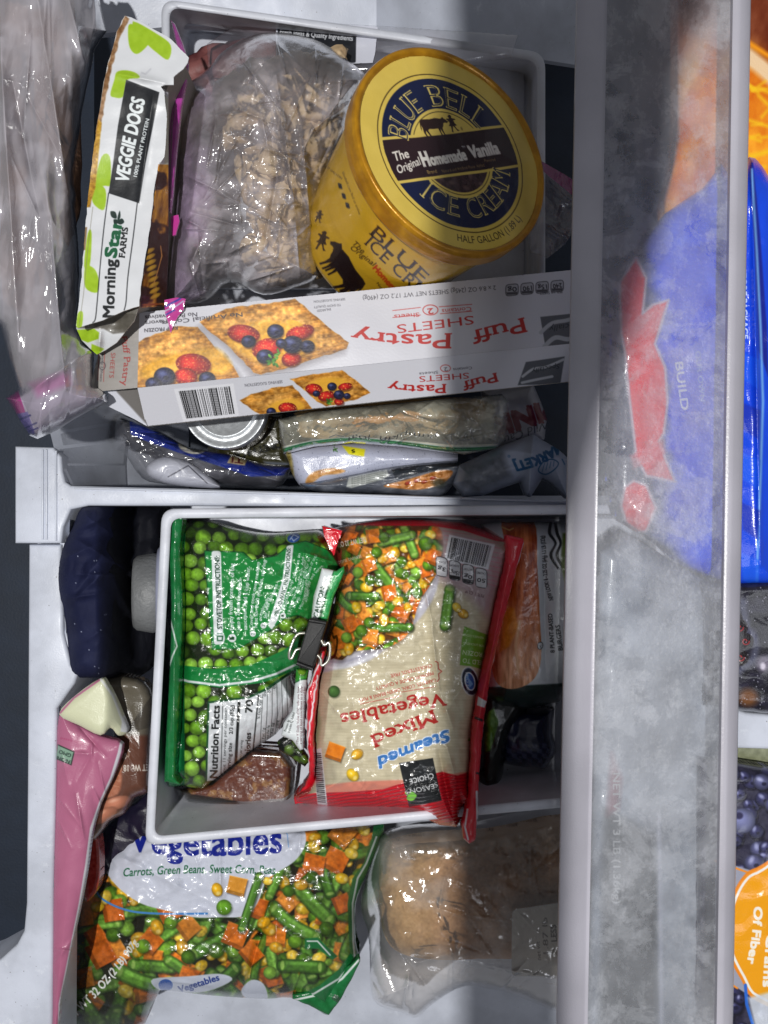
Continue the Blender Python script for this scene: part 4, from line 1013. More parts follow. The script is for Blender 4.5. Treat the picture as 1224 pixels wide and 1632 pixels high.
# ---- burger bag at the right of the tray
def burger_bag():
    t = thing('burger_bag', 'white and orange bag of plant based burgers behind the mixed vegetables', 'bag', PV(840, 980, -.085), 'bags lying in the lower tray')
    c = Canvas(755, 825, 960, 1140, (206, 210, 214), .9); X, Y = c.X, c.Y
    c.poly([(764, 1096), (960, 1086), (960, 1145), (755, 1145)], (20, 40, 34), 1.5, noise=8)
    bun = cr([(800, 825), (850, 830), (856, 900), (860, 980), (862, 1050), (848, 1085), (815, 1098), (790, 1085), (784, 1040), (800, 960), (812, 900)], 4)
    c.poly(bun, (188, 110, 56)); sl, m = c.mask(bun)
    n = fbm(X[sl]*2.2, Y[sl]*.35, 10, 4, 4); g = sstep(930, 1060, Y[sl])[..., None]
    c.mix(sl, m, np.array([186, 88, 34])*(1-g)+np.array([214, 150, 108])*g+((n-.5)*130)[..., None])
    c.poly([(806, 965), (820, 970), (826, 1000), (812, 1030), (796, 1040)], (226, 140, 34), 2, .8, noise=30, ns=5)
    c.line([(828, 990), (822, 1030), (826, 1070)], 4, (236, 196, 150), .7, 2); c.line([(800, 840), (812, 845), (818, 842)], 2, (230, 190, 120))
    c.text('NEW LOOK! 8 - 2.25 OZ (64g) 1.1 LB (522g)', (882, 956), (864, 854), 6.5, (34, 36, 38), bold=.03, wave=lambda t: 3*np.sin(t*5))
    c.text('8 PLANT-BASED', (884, 1040), (880, 978), 6.5, (34, 36, 38), bold=.03); c.text('BURGERS', (897, 1036), (892, 996), 7, (34, 36, 38), bold=.03)
    c.ell(861, 1029, 5, 7, .2, (40, 42, 44)); c.ell(861, 1029, 3.6, 5.4, .2, (206, 210, 214)); c.text('K', (863, 1032), (863, 1027), 4, (40, 42, 44))
    for i in range(4): c.line(cr([(878+i*4, 835), (876+i*6, 850), (886+i*4, 866), (878+i*5, 885), (890+i*4, 905)], 5, False), 5, (24, 26, 28) if i % 2 == 0 else (206, 210, 214))
    c.poly([(897, 850), (960, 840), (960, 930), (902, 935), (894, 900)], (104, 128, 44), 2, noise=24, ns=9)
    out = [(768, 836), (800, 832), (862, 832), (900, 834), (950, 834), (950, 1130), (905, 1092), (892, 1118), (840, 1130), (800, 1126), (765, 1108), (768, 1080), (776, 1000), (790, 900)]
    sheet('film', out, lambda X, Y, sd: -.055+pillow(sd, 50, .045)+crumple(X, Y, 40, 71)*.003+crumple(X, Y, 16, 75)*.0012+crease(X, Y, (866, 850), (870, 1080), 6, -.004), c, M['film_print'], t, .012)
burger_bag()
def small_bags():
    # dark bag standing between, green lettering
    c = Canvas(755, 1075, 850, 1300, (18, 22, 20), 1); c.rgb += ((crumple(c.X, c.Y, 14, 5))*8)[..., None]
    c.poly([(770, 1140), (788, 1128), (796, 1150), (782, 1196), (772, 1200)], (96, 150, 40), 1.5, .8, noise=40, ns=5)
    c.line([(792, 1106), (812, 1098), (826, 1112)], 1.3, (150, 156, 150), .7)
    for i in range(5): c.line([(766+i*5, 1282-i*2), (768+i*5, 1266-i)], 1.2, (80, 86, 84))
    o = sheet('black_bag', jag([(770, 1096), (800, 1092), (842, 1104), (838, 1128), (820, 1160), (806, 1200), (798, 1252), (786, 1262), (770, 1280), (762, 1240), (764, 1170)], 12, 1.5, 4), lambda X, Y, sd: -.075+pillow(sd, 18, .03)+crumple(X, Y, 18, 81)*.004, c, M['film_print'], None, .01)
    tag(o, 'crumpled black bag with green print at the right edge of the red bag', 'bag')
    c = Canvas(790, 1110, 900, 1240, (30, 36, 66), 1)
    for i in range(14):
        for j in range(14):
            if (i+j) % 2 == 0 and j > 7: c.poly([(800+i*8, 1120+j*8), (808+i*8, 1122+j*8), (808+i*8, 1130+j*8), (800+i*8, 1128+j*8)], (130, 140, 170), 1, .4)
    c.line([(878, 1130), (876, 1170), (882, 1196), (866, 1224), (840, 1220)], 5, (150, 156, 176), .8, 2)
    o = sheet('navy_bag', jag([(800, 1136), (840, 1126), (884, 1130), (880, 1168), (886, 1200), (868, 1226), (834, 1222), (800, 1216), (792, 1180)], 14, 1.5, 8), lambda X, Y, sd: -.085+pillow(sd, 26, .03)+crumple(X, Y, 22, 91)*.006, c, M['film_print'], None, .008)
    tag(o, 'small shiny navy bag with a pale checked foot below the burgers', 'bag')
small_bags()
# ================================================================== things in the upper half
# ---- ice cream tub
def tub():
    R_ = .0775
    C = PV(723, 243, .075)
    a = Vector((.44, .17, .88)).normalized()
    # in-plane axes: u along the lettering (rising to the right in the picture)
    u = Vector((math.cos(math.radians(21)), math.sin(math.radians(21)), 0)); u = (u-a*u.dot(a)).normalized(); v = a.cross(u)
    t = thing('ice_cream_tub', 'large round golden ice cream tub with a dark blue printed lid', 'tub', C-a*.135)
    # lid disc: canvas coordinates u,v in 1/200 of the face radius, y down
    N = 250; c = Canvas(-N, -N, N, N, (216, 188, 86), 1.25)
    X, Y = c.X, c.Y; rr = np.hypot(X, Y)
    c.rgb += ((fbm(X, Y, 30, 3, 2)-.5)*10)[..., None]
    GD = (212, 186, 92); NV = (16, 26, 62)
    def circ(r, n=90): return [(r*math.cos(2*math.pi*k/n), r*math.sin(2*math.pi*k/n)) for k in range(n)]
    k = .83
    c.line(circ(200*k*.985)+[circ(200*k*.985)[0]], 2.2, (60, 44, 20))
    c.poly(circ(192*k*.97), NV)
    c.poly(circ(112*k), GD); c.line(circ(104*k)+[circ(104*k)[0]], 1.6, (50, 40, 30))
    c.poly([p for p in circ(98*k) if p[1] > 0], (60, 40, 44), noise=24, ns=10); 
    for q in ((22, 40, 7, 16), (-30, 52, 9, 6), (40, 62, 8, 5), (0, 66, 12, 6), (-52, 38, 8, 8)): c.ell(q[0], q[1]+6, q[2], q[3], .3, (128, 104, 96), .5, .6)
    # diagonal band
    b = 40
    w = lambda y: math.sqrt(max(0, (192*k*.97)**2-y*y))
    c.poly([(-w(b)-2, -b-6), (w(b)+2, -b-6), (w(b)+2, -b), (-w(b)-2, -b)], GD); c.poly([(-w(b), b), (w(b), b), (w(b), b+6), (-w(b), b+6)], GD)
    c.poly([(-w(b), -b), (w(b), -b), (w(20)+0, -20), (w(0), 0), (w(20), 20), (w(b), b), (-w(b), b), (-w(20), 20), (-w(0), 0), (-w(20), -20)], (42, 24, 30))
    c.text('The', (-140, 2), (-104, -2), 17, (226, 220, 210), bold=.02, it=.2); c.text('Original', (-142, 27), (-84, 14), 15, (226, 220, 210), bold=.015, it=.25)
    c.text('H', (-78, 18), (-62, 18), 28, (226, 222, 214), bold=.05); c.text('omemade', (-58, 18), (30, 15), 22, (216, 212, 204), bold=.045); c.text('Vanilla', (42, 14), (116, 12), 25, (206, 200, 194), bold=.045)
    c.text('TM', (28, -8), (36, -8), 5, WH); c.text('Brand', (-76, 34), (-54, 34), 7, (190, 160, 90)); c.text('Natural and Artificial Flavor Added', (-42, 36), (66, 34), 6.5, (150, 128, 84)); c.text('Flavored', (70, 26), (98, 26), 6, (150, 128, 84))
    # arched lettering
    for (s_, r, a0, a1, out) in (('BLUE', 117*k, 203, 252, 1), ('BELL', 117*k, 268, 334, 1)):
        c.text(s_, 0, 1, 44, (214, 192, 108), serif=True, bold=.0, arc=(0, 0, r, a0-2, a1, out))
        c.text(s_, 0, 1, 44, NV, bold=-.026, arc=(0, 0, r, a0-1.2, a1+.2, out))
    for (s_, r, a0, a1) in (('ICE', 162*k, 148, 108), ('CREAM', 162*k, 98, 24)):
        c.text(s_, 0, 1, 42, (214, 192, 108), serif=True, arc=(0, 0, r, a0, a1, -1)); c.text(s_, 0, 1, 42, NV, bold=-.026, arc=(0, 0, r, a0-.8, a1+.8, -1))
    c.text('®', (126, -110), (133, -106), 7, GD)
    c.poly(cow(-24, -62, 52, 0, -1), (44, 26, 24)); c.poly(girl(26, -60, 36, 0), (44, 26, 24)); c.line([(0, -66), (20, -66)], 1.4, (44, 26, 24)); c.text('®', (42, -44), (47, -44), 7, (50, 30, 24))
    c.text('HALF GALLON (1.89 L)', 0, 1, 14.5, (48, 38, 26), arc=(0, 0, 186, 112, 56, -1))
    # disc with raised crease ring: build from canvas grid
    X, Y = c.X, c.Y; rad = np.hypot(X, Y)/200
    lim = 1.005; inside = rad < lim
    cellc = inside[:-1, :-1] & inside[1:, :-1] & inside[:-1, 1:] & inside[1:, 1:]
    need = np.zeros(X.shape, bool)
    for (i, j) in ((0, 0), (1, 0), (0, 1), (1, 1)): need[i:need.shape[0]-1+i, j:need.shape[1]-1+j] |= cellc
    idx = np.full(X.shape, -1, int); idx[need] = np.arange(need.sum())
    fa = np.stack([idx[:-1, :-1][cellc], idx[1:, :-1][cellc], idx[1:, 1:][cellc], idx[:-1, 1:][cellc]], 1)
    xs = X[need]/200*R_*.93; ys = -Y[need]/200*R_*.93; hs = -.0012*(1-rad[need]**2)+(fbm(X[need], Y[need], 60, 2, 3)-.5)*.0012
    co = np.array(C)[None]+np.outer(xs, np.array(u))+np.outer(ys, np.array(v))+np.outer(hs, np.array(a))
    me = mesh_np('lid', co, fa); setcol(me, c.rgb[need], c.a[need], c.r[need])
    lid = link('lid', me, M['foilface'], t)
    # rim roll and skirt of the lid, and tapered body: rings about the axis
    def rings(name, prof, art, mat, nn=360, dent=0, sub=None):
        """prof: (radius, height along the axis)"""
        pr = []
        for (r0, h0), (r1, h1) in zip(prof[:-1], prof[1:]):
            m = max(1, int(math.hypot(r1-r0, h1-h0)/.0009))
            for q in range(m): pr.append((r0+(r1-r0)*q/m, h0+(h1-h0)*q/m))
        pr.append(prof[-1]); pr = np.array(pr)
        th = np.linspace(0, 2*math.pi, nn, endpoint=False)
        TH, RR = np.meshgrid(th, pr[:, 0]); _, HH = np.meshgrid(th, pr[:, 1])
        wob = (fbm(TH*30, HH*2000, 22, 3, 5)-.5)*dent
        RR = RR+wob
        co = np.array(C)[None, None]+(RR*np.cos(TH))[..., None]*np.array(u)+(RR*np.sin(TH))[..., None]*np.array(v)+HH[..., None]*np.array(a)
        n, m = len(pr), nn
        I = np.arange(n*m).reshape(n, m); J = np.roll(I, -1, 1)
        f = np.stack([I[:-1].ravel(), I[1:].ravel(), J[1:].ravel(), J[:-1].ravel()], 1)
        co = co.reshape(-1, 3); me = mesh_np(name, co, f)
        px = 612+co[:, 0]*F/(CZ-co[:, 2]); py = 816-co[:, 1]*F/(CZ-co[:, 2])
        setcol(me, art.sample(px, py), np.ones(len(co)), np.full(len(co), .3))
        return link(name, me, mat, t)
    art = Canvas(480, 40, 900, 560, (208, 164, 38), 1)
    art.rgb += ((fbm(art.X, art.Y, 50, 3, 8)-.5)*14)[..., None]
    rim = Canvas(480, 40, 900, 560, (184, 130, 22), 1); n = fbm(rim.X, rim.Y, 14, 4, 4); rim.rgb += ((n-.5)*60)[..., None]*np.array([1, .9, .3])
    rings('lid_rim', [(R_*.925, -.0008), (R_*.94, .0016), (R_*.965, .0028), (R_*.99, .0022), (R_*1.003, -.0005), (R_*1.0, -.009), (R_*.995, -.0135), (R_*.985, -.0145), (R_*.955, -.0140)], rim, M['foil'], 420, .0012)
    K = (36, 22, 22)
    art.text('HALF GALLON', (514, 262), (544, 286), 3, K); 
    for (x, y) in ((541, 296), (547, 312), (553, 327)): art.poly(rq([(x-3, y-5), (x+3, y-3), (x+5, y+6), (x-1, y+4)], 1.5, 2), (30, 30, 40))
    art.text('bluebell.com find us online', (545, 275), (572, 342), 3.6, (70, 50, 20))
    art.poly(cow(550, 432, 66, 1.05, 1), K); art.poly(cow(556, 438, 60, .95, 1), K); art.poly(girl(513, 384, 32, .3), K); art.poly(girl(508, 345, 20, .3), K)
    art.text('The', (560, 388), (577, 404), 8, K, it=.3); art.text('Original', (557, 396), (594, 424), 8, K, it=.3)
    art.text('BLUE', (588, 372), (672, 452), 19, K, serif=True); art.text('ICE CREAM', (580, 388), (700, 505), 18, K, serif=True)
    art.text('Homemade', (594, 428), (640, 480), 9, (190, 60, 20), bold=.05); art.text('Natural', (600, 452), (614, 470), 4, K)
    rings('body', [(R_*.945, -.012), (R_*.94, -.016), (R_*.93, -.02), (R_*.80, -.128), (R_*.78, -.133), (.001, -.134)], art, M['foilbody'], 720, .0004)
M['foilface'] = printed('lid_card', .26, .35, 900, .0001, (30, .0005), metal=.05)
M['foilbody'] = printed('gold_sleeve', .24, .3, 900, .00012, (26, .0007), metal=.15)
tub()

# ---- puff pastry box
def pastry_art(c, face=1):
    pass
def pastry_box():
    t = thing('puff_pastry_box', 'long pale grey carton of puff pastry sheets with berry pictures, one end open', 'box', PV(540, 580, -.05))
    ztop = .028
    # corners of the top face in pixels: TL, TR, BR, BL
    TL, TR, BR, BL = (222, 498), (935, 428), (935, 545), (219, 618)
    SBL, SBR = (233, 679), (935, 605)           # lower edge of the visible long side
    c = Canvas(214, 420, 940, 624, (196, 196, 204), .8); X, Y = c.X, c.Y
    c.rgb += ((fbm(X, Y, 60, 2, 3)-.5)*8)[..., None]
    RD = (176, 34, 30); K = (60, 58, 66)
    sh = np.clip((620-X)/400, 0, 1)
    # two pastries
    R = random.Random(3)
    p1 = [(206, 550), (240, 536), (280, 520), (315, 521), (348, 560), (372, 584), (382, 602), (300, 612), (219, 620), (200, 620)]
    c.poly([(x+6, y+5) for x, y in p1], (110, 104, 110), 5, .5); pr_pastry(c, jag(p1, 8, 1.3, 2), 3, -.1)
    p2 = [(318, 513), (360, 492), (420, 484), (462, 478), (470, 476), (505, 505), (534, 530), (556, 546), (552, 556), (500, 572), (470, 584), (416, 597), (404, 594), (388, 575), (360, 548), (330, 525)]
    c.poly([(x-3, y+8) for x, y in p2], (116, 110, 116), 6, .55); pr_pastry(c, jag(p2, 8, 1.3, 3), 5, -.1)
    for q in (cr([(362, 545), (380, 520), (420, 512), (460, 515), (490, 530), (505, 552), (480, 566), (430, 580), (395, 570)], 4), cr([(225, 590), (250, 572), (300, 560), (345, 555), (370, 585), (340, 600), (240, 606)], 4)): c.poly(q, (226, 168, 50), 4, .85, noise=40, ns=9)
    pr_strawberry(c, 388, 532, 27, 15, .15, 1); pr_strawberry(c, 425, 555, 25, 16, -.25, 2); pr_strawberry(c, 478, 530, 24, 12, -.3, 3); pr_strawberry(c, 464, 572, 16, 12, -.2, 4)
    for b in ((396, 544, 12), (422, 568, 14), (439, 528, 14), (466, 549, 17), (490, 552, 12), (448, 547, 9)): pr_blueberry(c, *b)
    pr_leaf(c, 436, 574, 10, R); pr_leaf(c, 444, 564, 7, R); c.ell(470, 515, 16, 5, .3, (222, 170, 50), .9, .3)
    pr_strawberry(c, 308, 580, 29, 17, .1, 6); pr_strawberry(c, 296, 600, 19, 14, .1, 7)
    for b in ((262, 600, 18), (244, 612, 13), (330, 604, 14)): pr_blueberry(c, *b)
    photo(c, np.ones(c.X.shape)*(c.rgb.max(2)-c.rgb.min(2) > 30), .12, 4, 4)
    # lettering, upside down
    c.text('Puff', (835, 506), (750, 528), 23, RD, bold=.012, serif=True, h1=21)
    c.text('Pastry', (720, 531), (560, 524), 24, RD, bold=.012, serif=True, h1=19, wave=lambda t: 5*np.sin(t*3.14))
    c.text('SHEETS', (754, 503), (632, 518), 13.5, RD, bold=.006)
    c.text('Contains', (751, 489), (704, 493), 6.5, RD); c.text('Sheets', (668, 498), (628, 502), 6.5, RD); c.text('2', (690, 491), (681, 492), 9, RD, bold=.02)
    e = [(686+12*math.cos(a), 494+8*math.sin(a)) for a in np.linspace(0, 6.28, 30)]; c.line(e, 1.3, RD)
    for a, b in (((752, 485), (700, 489)), ((752, 496), (702, 500)), ((670, 490), (626, 495)), ((670, 502), (626, 506))): c.line([a, b], .9, RD)
    c.text('2 x 8.6 OZ (245g) SHEETS NET WT 17.2 OZ (490g)', (790, 455), (578, 472), 7, K)
    c.text('ENLARGED', (527, 491), (505, 494), 3.6, K); c.text('TO SHOW QUALITY', (543, 484), (500, 488), 3.6, K); c.text('SERVING SUGGESTION', (550, 475), (500, 479), 3.6, K)
    c.text('No Artificial Colors,', (386, 498), (254, 512), 6.4, K, bold=.02); c.text('No Preservatives', (314, 498), (231, 503), 6.4, K, bold=.02); c.text('Flavors', (266, 509), (231, 512), 6.4, K, bold=.02); c.text('KEEP FROZEN', (283, 520), (230, 524), 5.6, K, bold=.03)
    for i, s_ in enumerate(('240', '15g', '190', '0g')):
        x = 888-i*24; y = 455+i*2; q = rq([(x+10, y+9), (x-10, y+11), (x-10, y-7), (x+10, y-9)], 5, 3); c.poly(q, (168, 168, 176)); c.line(q+[q[0]], 1, (46, 44, 50)); c.text(s_, (x+7, y-4), (x-7, y-2), 7, (40, 38, 44), bold=.02); c.poly([(x+9, y+4), (x-9, y+5), (x-8, y+9), (x+8, y+8)], (46, 44, 50), al=.8)
    c.text('PER 1/6 SHEET', (896, 463), (860, 466), 4, (50, 48, 54))
    q = [(861, 505), (940, 497), (940, 545), (869, 552)]; c.poly(q, (88, 90, 96)); c.line(cr([(862, 530), (880, 515), (905, 510), (930, 500)], 5, False), 6, (170, 172, 178)); c.line(cr([(868, 552), (885, 538), (910, 540), (938, 520)], 5, False), 7, (168, 170, 176)); c.text('Specially', (930, 512), (876, 520), 9, (40, 42, 48), it=.3)
    top = [TL, TR, BR, BL]
    sheet('top_panel', top, lambda X, Y, sd: ztop+(fbm(X, Y, 90, 2, 4)-.5)*.0015, c, M['card'], t, .0006)
    # long side: slopes away below the top edge
    c2 = Canvas(214, 540, 940, 684, (206, 206, 214), .8)
    c2.barcode([(372, 611), (277, 620), (292, 672), (381, 663)], 9, n=30)
    c2.text('SERVING SUGGESTION', (450, 606), (390, 612), 4.6, K)
    p1 = [(382, 638), (400, 628), (440, 617), (466, 614), (480, 630), (498, 652), (470, 655), (420, 662), (400, 652)]; pr_pastry(c2, jag(p1, 6, 1, 5), 6, -.1)
    p2 = [(462, 604), (480, 600), (520, 594), (545, 590), (566, 605), (590, 626), (570, 636), (520, 648), (505, 640), (490, 625)]; pr_pastry(c2, jag(p2, 6, 1, 6), 7, -.1)
    c2.poly(cr([(488, 618), (510, 603), (545, 603), (562, 618), (540, 632), (508, 634)], 4), (226, 168, 50), 3, .85); c2.poly(cr([(425, 655), (440, 640), (470, 636), (486, 648), (470, 656)], 4), (226, 168, 50), 3, .85)
    pr_strawberry(c2, 500, 620, 14, 9, .1, 1); pr_strawberry(c2, 520, 631, 14, 8, -.2, 2); pr_strawberry(c2, 550, 616, 12, 6, -.2, 3); pr_strawberry(c2, 540, 640, 8, 6, 0, 4); pr_strawberry(c2, 458, 650, 15, 9, 0, 5)
    for b in ((504, 627, 6), (529, 616, 8), (540, 629, 9), (553, 631, 6), (432, 656, 8)): pr_blueberry(c2, *b)
    pr_leaf(c2, 523, 641, 6, R)
    c2.text('Puff', (791, 594), (736, 609), 14, RD, bold=.02, serif=True); c2.text('Pastry', (711, 612), (618, 610), 14, RD, bold=.02, serif=True, wave=lambda t: 3*np.sin(t*3.14), h1=12)
    c2.text('SHEETS', (747, 594), (668, 600), 9, RD, bold=.01); c2.text('Contains', (752, 584), (722, 587), 4.4, K); c2.text('Sheets', (698, 591), (668, 594), 4.4, K); c2.text('2', (713, 585), (707, 586), 6, K)
    c2.line([(710+8*math.cos(a), 587+5.5*math.sin(a)) for a in np.linspace(0, 6.28, 24)], .9, RD)
    q = [(838, 577), (900, 568), (893, 612), (825, 614)]; c2.poly(q, (92, 95, 102)); c2.line(cr([(833, 600), (850, 588), (870, 585), (898, 573)], 5, False), 4, (190, 192, 198)); c2.line(cr([(832, 610), (850, 606), (880, 600)], 5, False), 4, (186, 188, 194)); c2.text('Specially', (892, 580), (848, 588), 7, (36, 38, 44), it=.3)
    side = [BL, BR, SBR, SBL]
    def zs(X, Y, sd):
        ye = BL[1]+(BR[1]-BL[1])*(X-BL[0])/(BR[0]-BL[0]); yl = SBL[1]+(SBR[1]-SBL[1])*(X-SBL[0])/(SBR[0]-SBL[0])
        tt = np.clip((Y-ye)/(yl-ye), 0, 1); return ztop-.001-.026*tt
    sheet('side_panel', side, zs, c2, M['card'], t, .0006)
    # body under it so that the box is closed
    w = [PV(*TL, ztop-.0015), PV(*TR, ztop-.0015), PV(*BR, ztop-.0015), PV(*BL, ztop-.0015)]
    s1, s2 = PV(*SBL, ztop-.028), PV(*SBR, ztop-.028)
    low = [w[0]-Vector((0, .0, .030)), w[1]-Vector((0, 0, .030)), s2-Vector((0, 0, .004)), s1-Vector((0, 0, .004))]
    loft('carton', [w, low], M['grey_card'], t, cap1=True, smooth=False)
    # printed end flap folded out at the left and torn inner flaps
    c3 = Canvas(140, 500, 226, 632, (150, 146, 142), .8); c3.rgb += ((fbm(c3.X, c3.Y*3, 20, 2, 3)-.5)*16)[..., None]
    c3.text('Puff Pastry', (192, 536), (196, 615), 10, (150, 60, 56), bold=.01, serif=True, it=0, wave=lambda t: 4*np.sin(t*4)); c3.text('SHEETS', (177, 562), (174, 602), 7, (150, 60, 56)); c3.text('Contains 2 Sheets', (163, 555), (159, 608), 4, K); c3.line([(167, 556), (165, 608)], .8, (150, 60, 56)); c3.line([(158, 555), (156, 606)], .8, (150, 60, 56))
    c3.line([(163+5*math.cos(a), 583+6*math.sin(a)) for a in np.linspace(0, 6.28, 24)], 1, K)
    sheet('end_flap', [(170, 515), (222, 498), (220, 618), (145, 625), (150, 590)], lambda X, Y, sd: ztop-.0005-.006*np.clip((221-X)/76, 0, 1)**2, c3, M['card'], t, .0006)
    c4 = Canvas(165, 612, 240, 684, (196, 198, 208), .8)
    c4.poly([(182, 620), (221, 618), (236, 679), (226, 668)], (94, 90, 86), 1.5, .9)
    sheet('tuck_flap', [(172, 624), (222, 617), (234, 679), (214, 668), (173, 648)], lambda X, Y, sd: ztop-.012-.012*np.clip((Y-620)/55, 0, 1), c4, M['card'], t, .0006)
M['grey_card'] = plain('raw_card', (150, 144, 138), .7, 400, .0003, var=.06)
pastry_box()

# ---- veggie dogs box
def dogs_box():
    t = thing('veggie_dog_box', 'crushed white and lime green box of veggie dogs standing on its edge', 'box', PV(205, 300, -.05))
    c = Canvas(115, 20, 310, 566, (206, 208, 212), .7); X, Y = c.X, c.Y
    LG = (150, 184, 34)
    for p in ([(208, 38), (233, 48), (240, 62), (233, 75), (218, 86), (207, 76), (204, 52)], [(212, 34), (250, 54), (272, 72), (268, 95), (250, 84), (236, 72), (222, 58)], [(186, 115), (200, 112), (216, 116), (222, 124), (202, 128), (196, 154), (182, 155), (176, 150), (182, 128)], [(162, 250), (175, 250), (176, 292), (168, 296), (152, 292)],
              [(150, 292), (168, 302), (166, 334), (150, 326), (146, 310)], [(136, 425), (150, 428), (157, 445), (155, 466), (136, 458)], [(140, 372), (146, 372), (143, 424), (134, 424)], [(124, 500), (132, 498), (130, 522), (122, 528)]): c.poly(cr(p, 4), LG, 1, noise=8)
    # lower folded corner
    # black label
    q = [(201, 127), (254, 147), (244, 200), (232, 260), (222, 324), (173, 308), (180, 262), (188, 200)]
    c.poly(q, (30, 32, 36), noise=8, ns=5)
    c.text('VEGGIE DOGS', (204.5, 292), (231, 160), 21, WH, bold=.03, it=.12, wave=lambda t: 1.5*np.sin(t*3)); c.text('100% PLANT PROTEIN', (218, 282), (238, 190), 5.6, WH, bold=.025)
    # rounded outline + brand
    K = (34, 36, 38)
    c.line(cr([(173, 308), (166, 360), (160, 420), (155, 480), (152, 508), (148, 514)], 4, False), 1.6, K); c.line(cr([(219, 322), (212, 380), (204, 440), (201, 480), (198, 494)], 4, False), 1.6, K)
    c.text('Morning', (181, 506), (184.5, 414), 17, K, bold=.035, it=.0); c.text('Star', (184.5, 411), (195, 352), 18, (22, 86, 54), bold=.05)
    c.text('FARMS', (198.5, 411), (204, 363), 9, K, bold=.04, serif=True)
    for p in ([(176, 337), (184, 338), (186, 348), (178, 346)], [(188, 343), (191, 336), (192, 346), (187, 354)], [(186, 354), (194, 348), (198, 354), (192, 358)], [(181, 350), (186, 350), (188, 356), (182, 356)]): c.poly(cr(p, 3), (26, 44, 40))
    c.line([(240, 110), (232, 118), (226, 116)], 1, (150, 150, 160), .6, 2)
    # worn brown edge at the left
    edge = jag([(200, 25), (206, 30), (190, 62), (178, 110), (166, 170), (158, 220), (150, 290), (144, 330), (138, 330), (144, 280), (150, 220), (160, 150), (176, 90), (186, 50)], 6, 1.3, 3)
    c.poly(edge, (128, 88, 50), 1.2, .9, noise=50, ns=6); c.poly([(157, 190), (162, 196), (152, 300), (142, 330), (136, 330), (146, 250)], (176, 130, 20), 1.2, .9, noise=60, ns=5)
    c.poly([(134, 362), (139, 362), (136, 398), (130, 400)], (124, 96, 60), .8, .9)
    c.line([(148, 330), (140, 395), (133, 470), (126, 520)], 1, (120, 116, 100), .7)
    out = [(199, 25), (210, 28), (240, 44), (272, 62), (296, 86), (301, 92), (299, 100), (292, 110), (284, 116), (277, 122), (277, 135), (262, 135), (256, 138), (262, 146), (266, 190), (262, 250), (254, 262), (246, 300), (240, 360), (230, 420), (224, 460), (222, 488), (196, 496), (165, 510), (124, 523), (121, 520), (126, 480), (132, 420), (136, 360), (142, 300), (150, 230), (158, 180), (170, 110), (186, 50)]
    sheet('side_panel', jag(out, 9, .8, 4), lambda X, Y, sd: .058+.004*np.sin(Y/70)+crumple(X, Y, 70, 12)*.0018+(fbm(X, Y, 40, 2, 8)-.5)*.002+crease(X, Y, (262, 132), (190, 118), 6, .004)+crease(X, Y, (244, 150), (222, 320), 5, .002), c, M['card'], t, .0008)
    # front panel with the food picture, falling away to the right
    c = Canvas(215, 130, 285, 500, (170, 110, 30), .7); X, Y = c.X, c.Y
    n = fbm(X*2.2+Y*.4, Y*.35, 12, 4, 3); c.rgb[:] = np.array([150, 96, 24])+((n-.5)*190)[..., None]*np.array([1, .85, .4])
    dk = fbm(X, Y, 26, 3, 8); m = sstep(.5, .62, dk+.35*sstep(375, 400, Y)-.30*sstep(430, 470, Y)*(X < 250)); c.rgb = c.rgb*(1-m[..., None])+np.array([52, 22, 16])*m[..., None]
    for i in range(9): c.ell(238+i*1.2, 400+i*9, 11, 4.2, -.5, (206, 158, 48), .95, .3, .4)
    c.line([(256, 392), (258, 408), (252, 430), (246, 450)], 1.3, (214, 150, 80)); c.line([(228, 486), (262, 484)], 3, (150, 80, 30))
    c.poly([(250, 130), (285, 130), (285, 262), (250, 262)], (196, 196, 204)); c.poly([(262, 150), (270, 160), (268, 262), (262, 262)], (190, 192, 180), 1)
    out = [(258, 140), (268, 146), (268, 250), (268, 400), (265, 488), (224, 490), (226, 450), (236, 400), (244, 330), (252, 262), (262, 250), (266, 190)]
    def zf(X, Y, sd): 
        xe = np.interp(Y, [140, 190, 262, 330, 400, 460, 490], [258, 266, 254, 244, 236, 226, 223]); return .056-.03*np.clip((X-xe)/40, 0, 1.4)+(fbm(X, Y, 14, 2, 3)-.5)*.002
    sheet('front_panel', out, zf, c, M['card'], t, .0008)
    # opened bottom flap
    c = Canvas(115, 480, 230, 566, (204, 206, 210), .7)
    c.poly([(124, 523), (165, 510), (196, 497), (223, 487), (214, 512), (200, 530), (180, 532), (165, 524)], (84, 80, 72), 1.5, noise=16)
    c.poly([(118, 526), (150, 524), (158, 530), (157, 540), (140, 546), (126, 540)], LG, 1, noise=14); c.poly([(146, 548), (166, 556), (156, 566), (145, 560)], LG, 1)
    out = [(121, 522), (165, 508), (222, 487), (214, 512), (202, 526), (186, 546), (168, 558), (154, 565), (144, 556), (130, 542)]
    sheet('bottom_flap', out, lambda X, Y, sd: .054-.02*np.clip((Y-500)/60, 0, 1)+crease(X, Y, (160, 530), (158, 560), 5, .006)-.006*np.exp(-((X-185)/22)**2-((Y-512)/14)**2), c, M['card'], t, .0008)
    w = [PV(x, y, .052) for x, y in ((199, 30), (290, 92), (262, 150), (222, 480), (128, 516), (142, 300), (165, 130))]
    loft('carton', [w, [Vector((v.x, v.y, -.03)) for v in w]], M['grey_card'], t, cap0=True, cap1=True, smooth=False)
dogs_box()

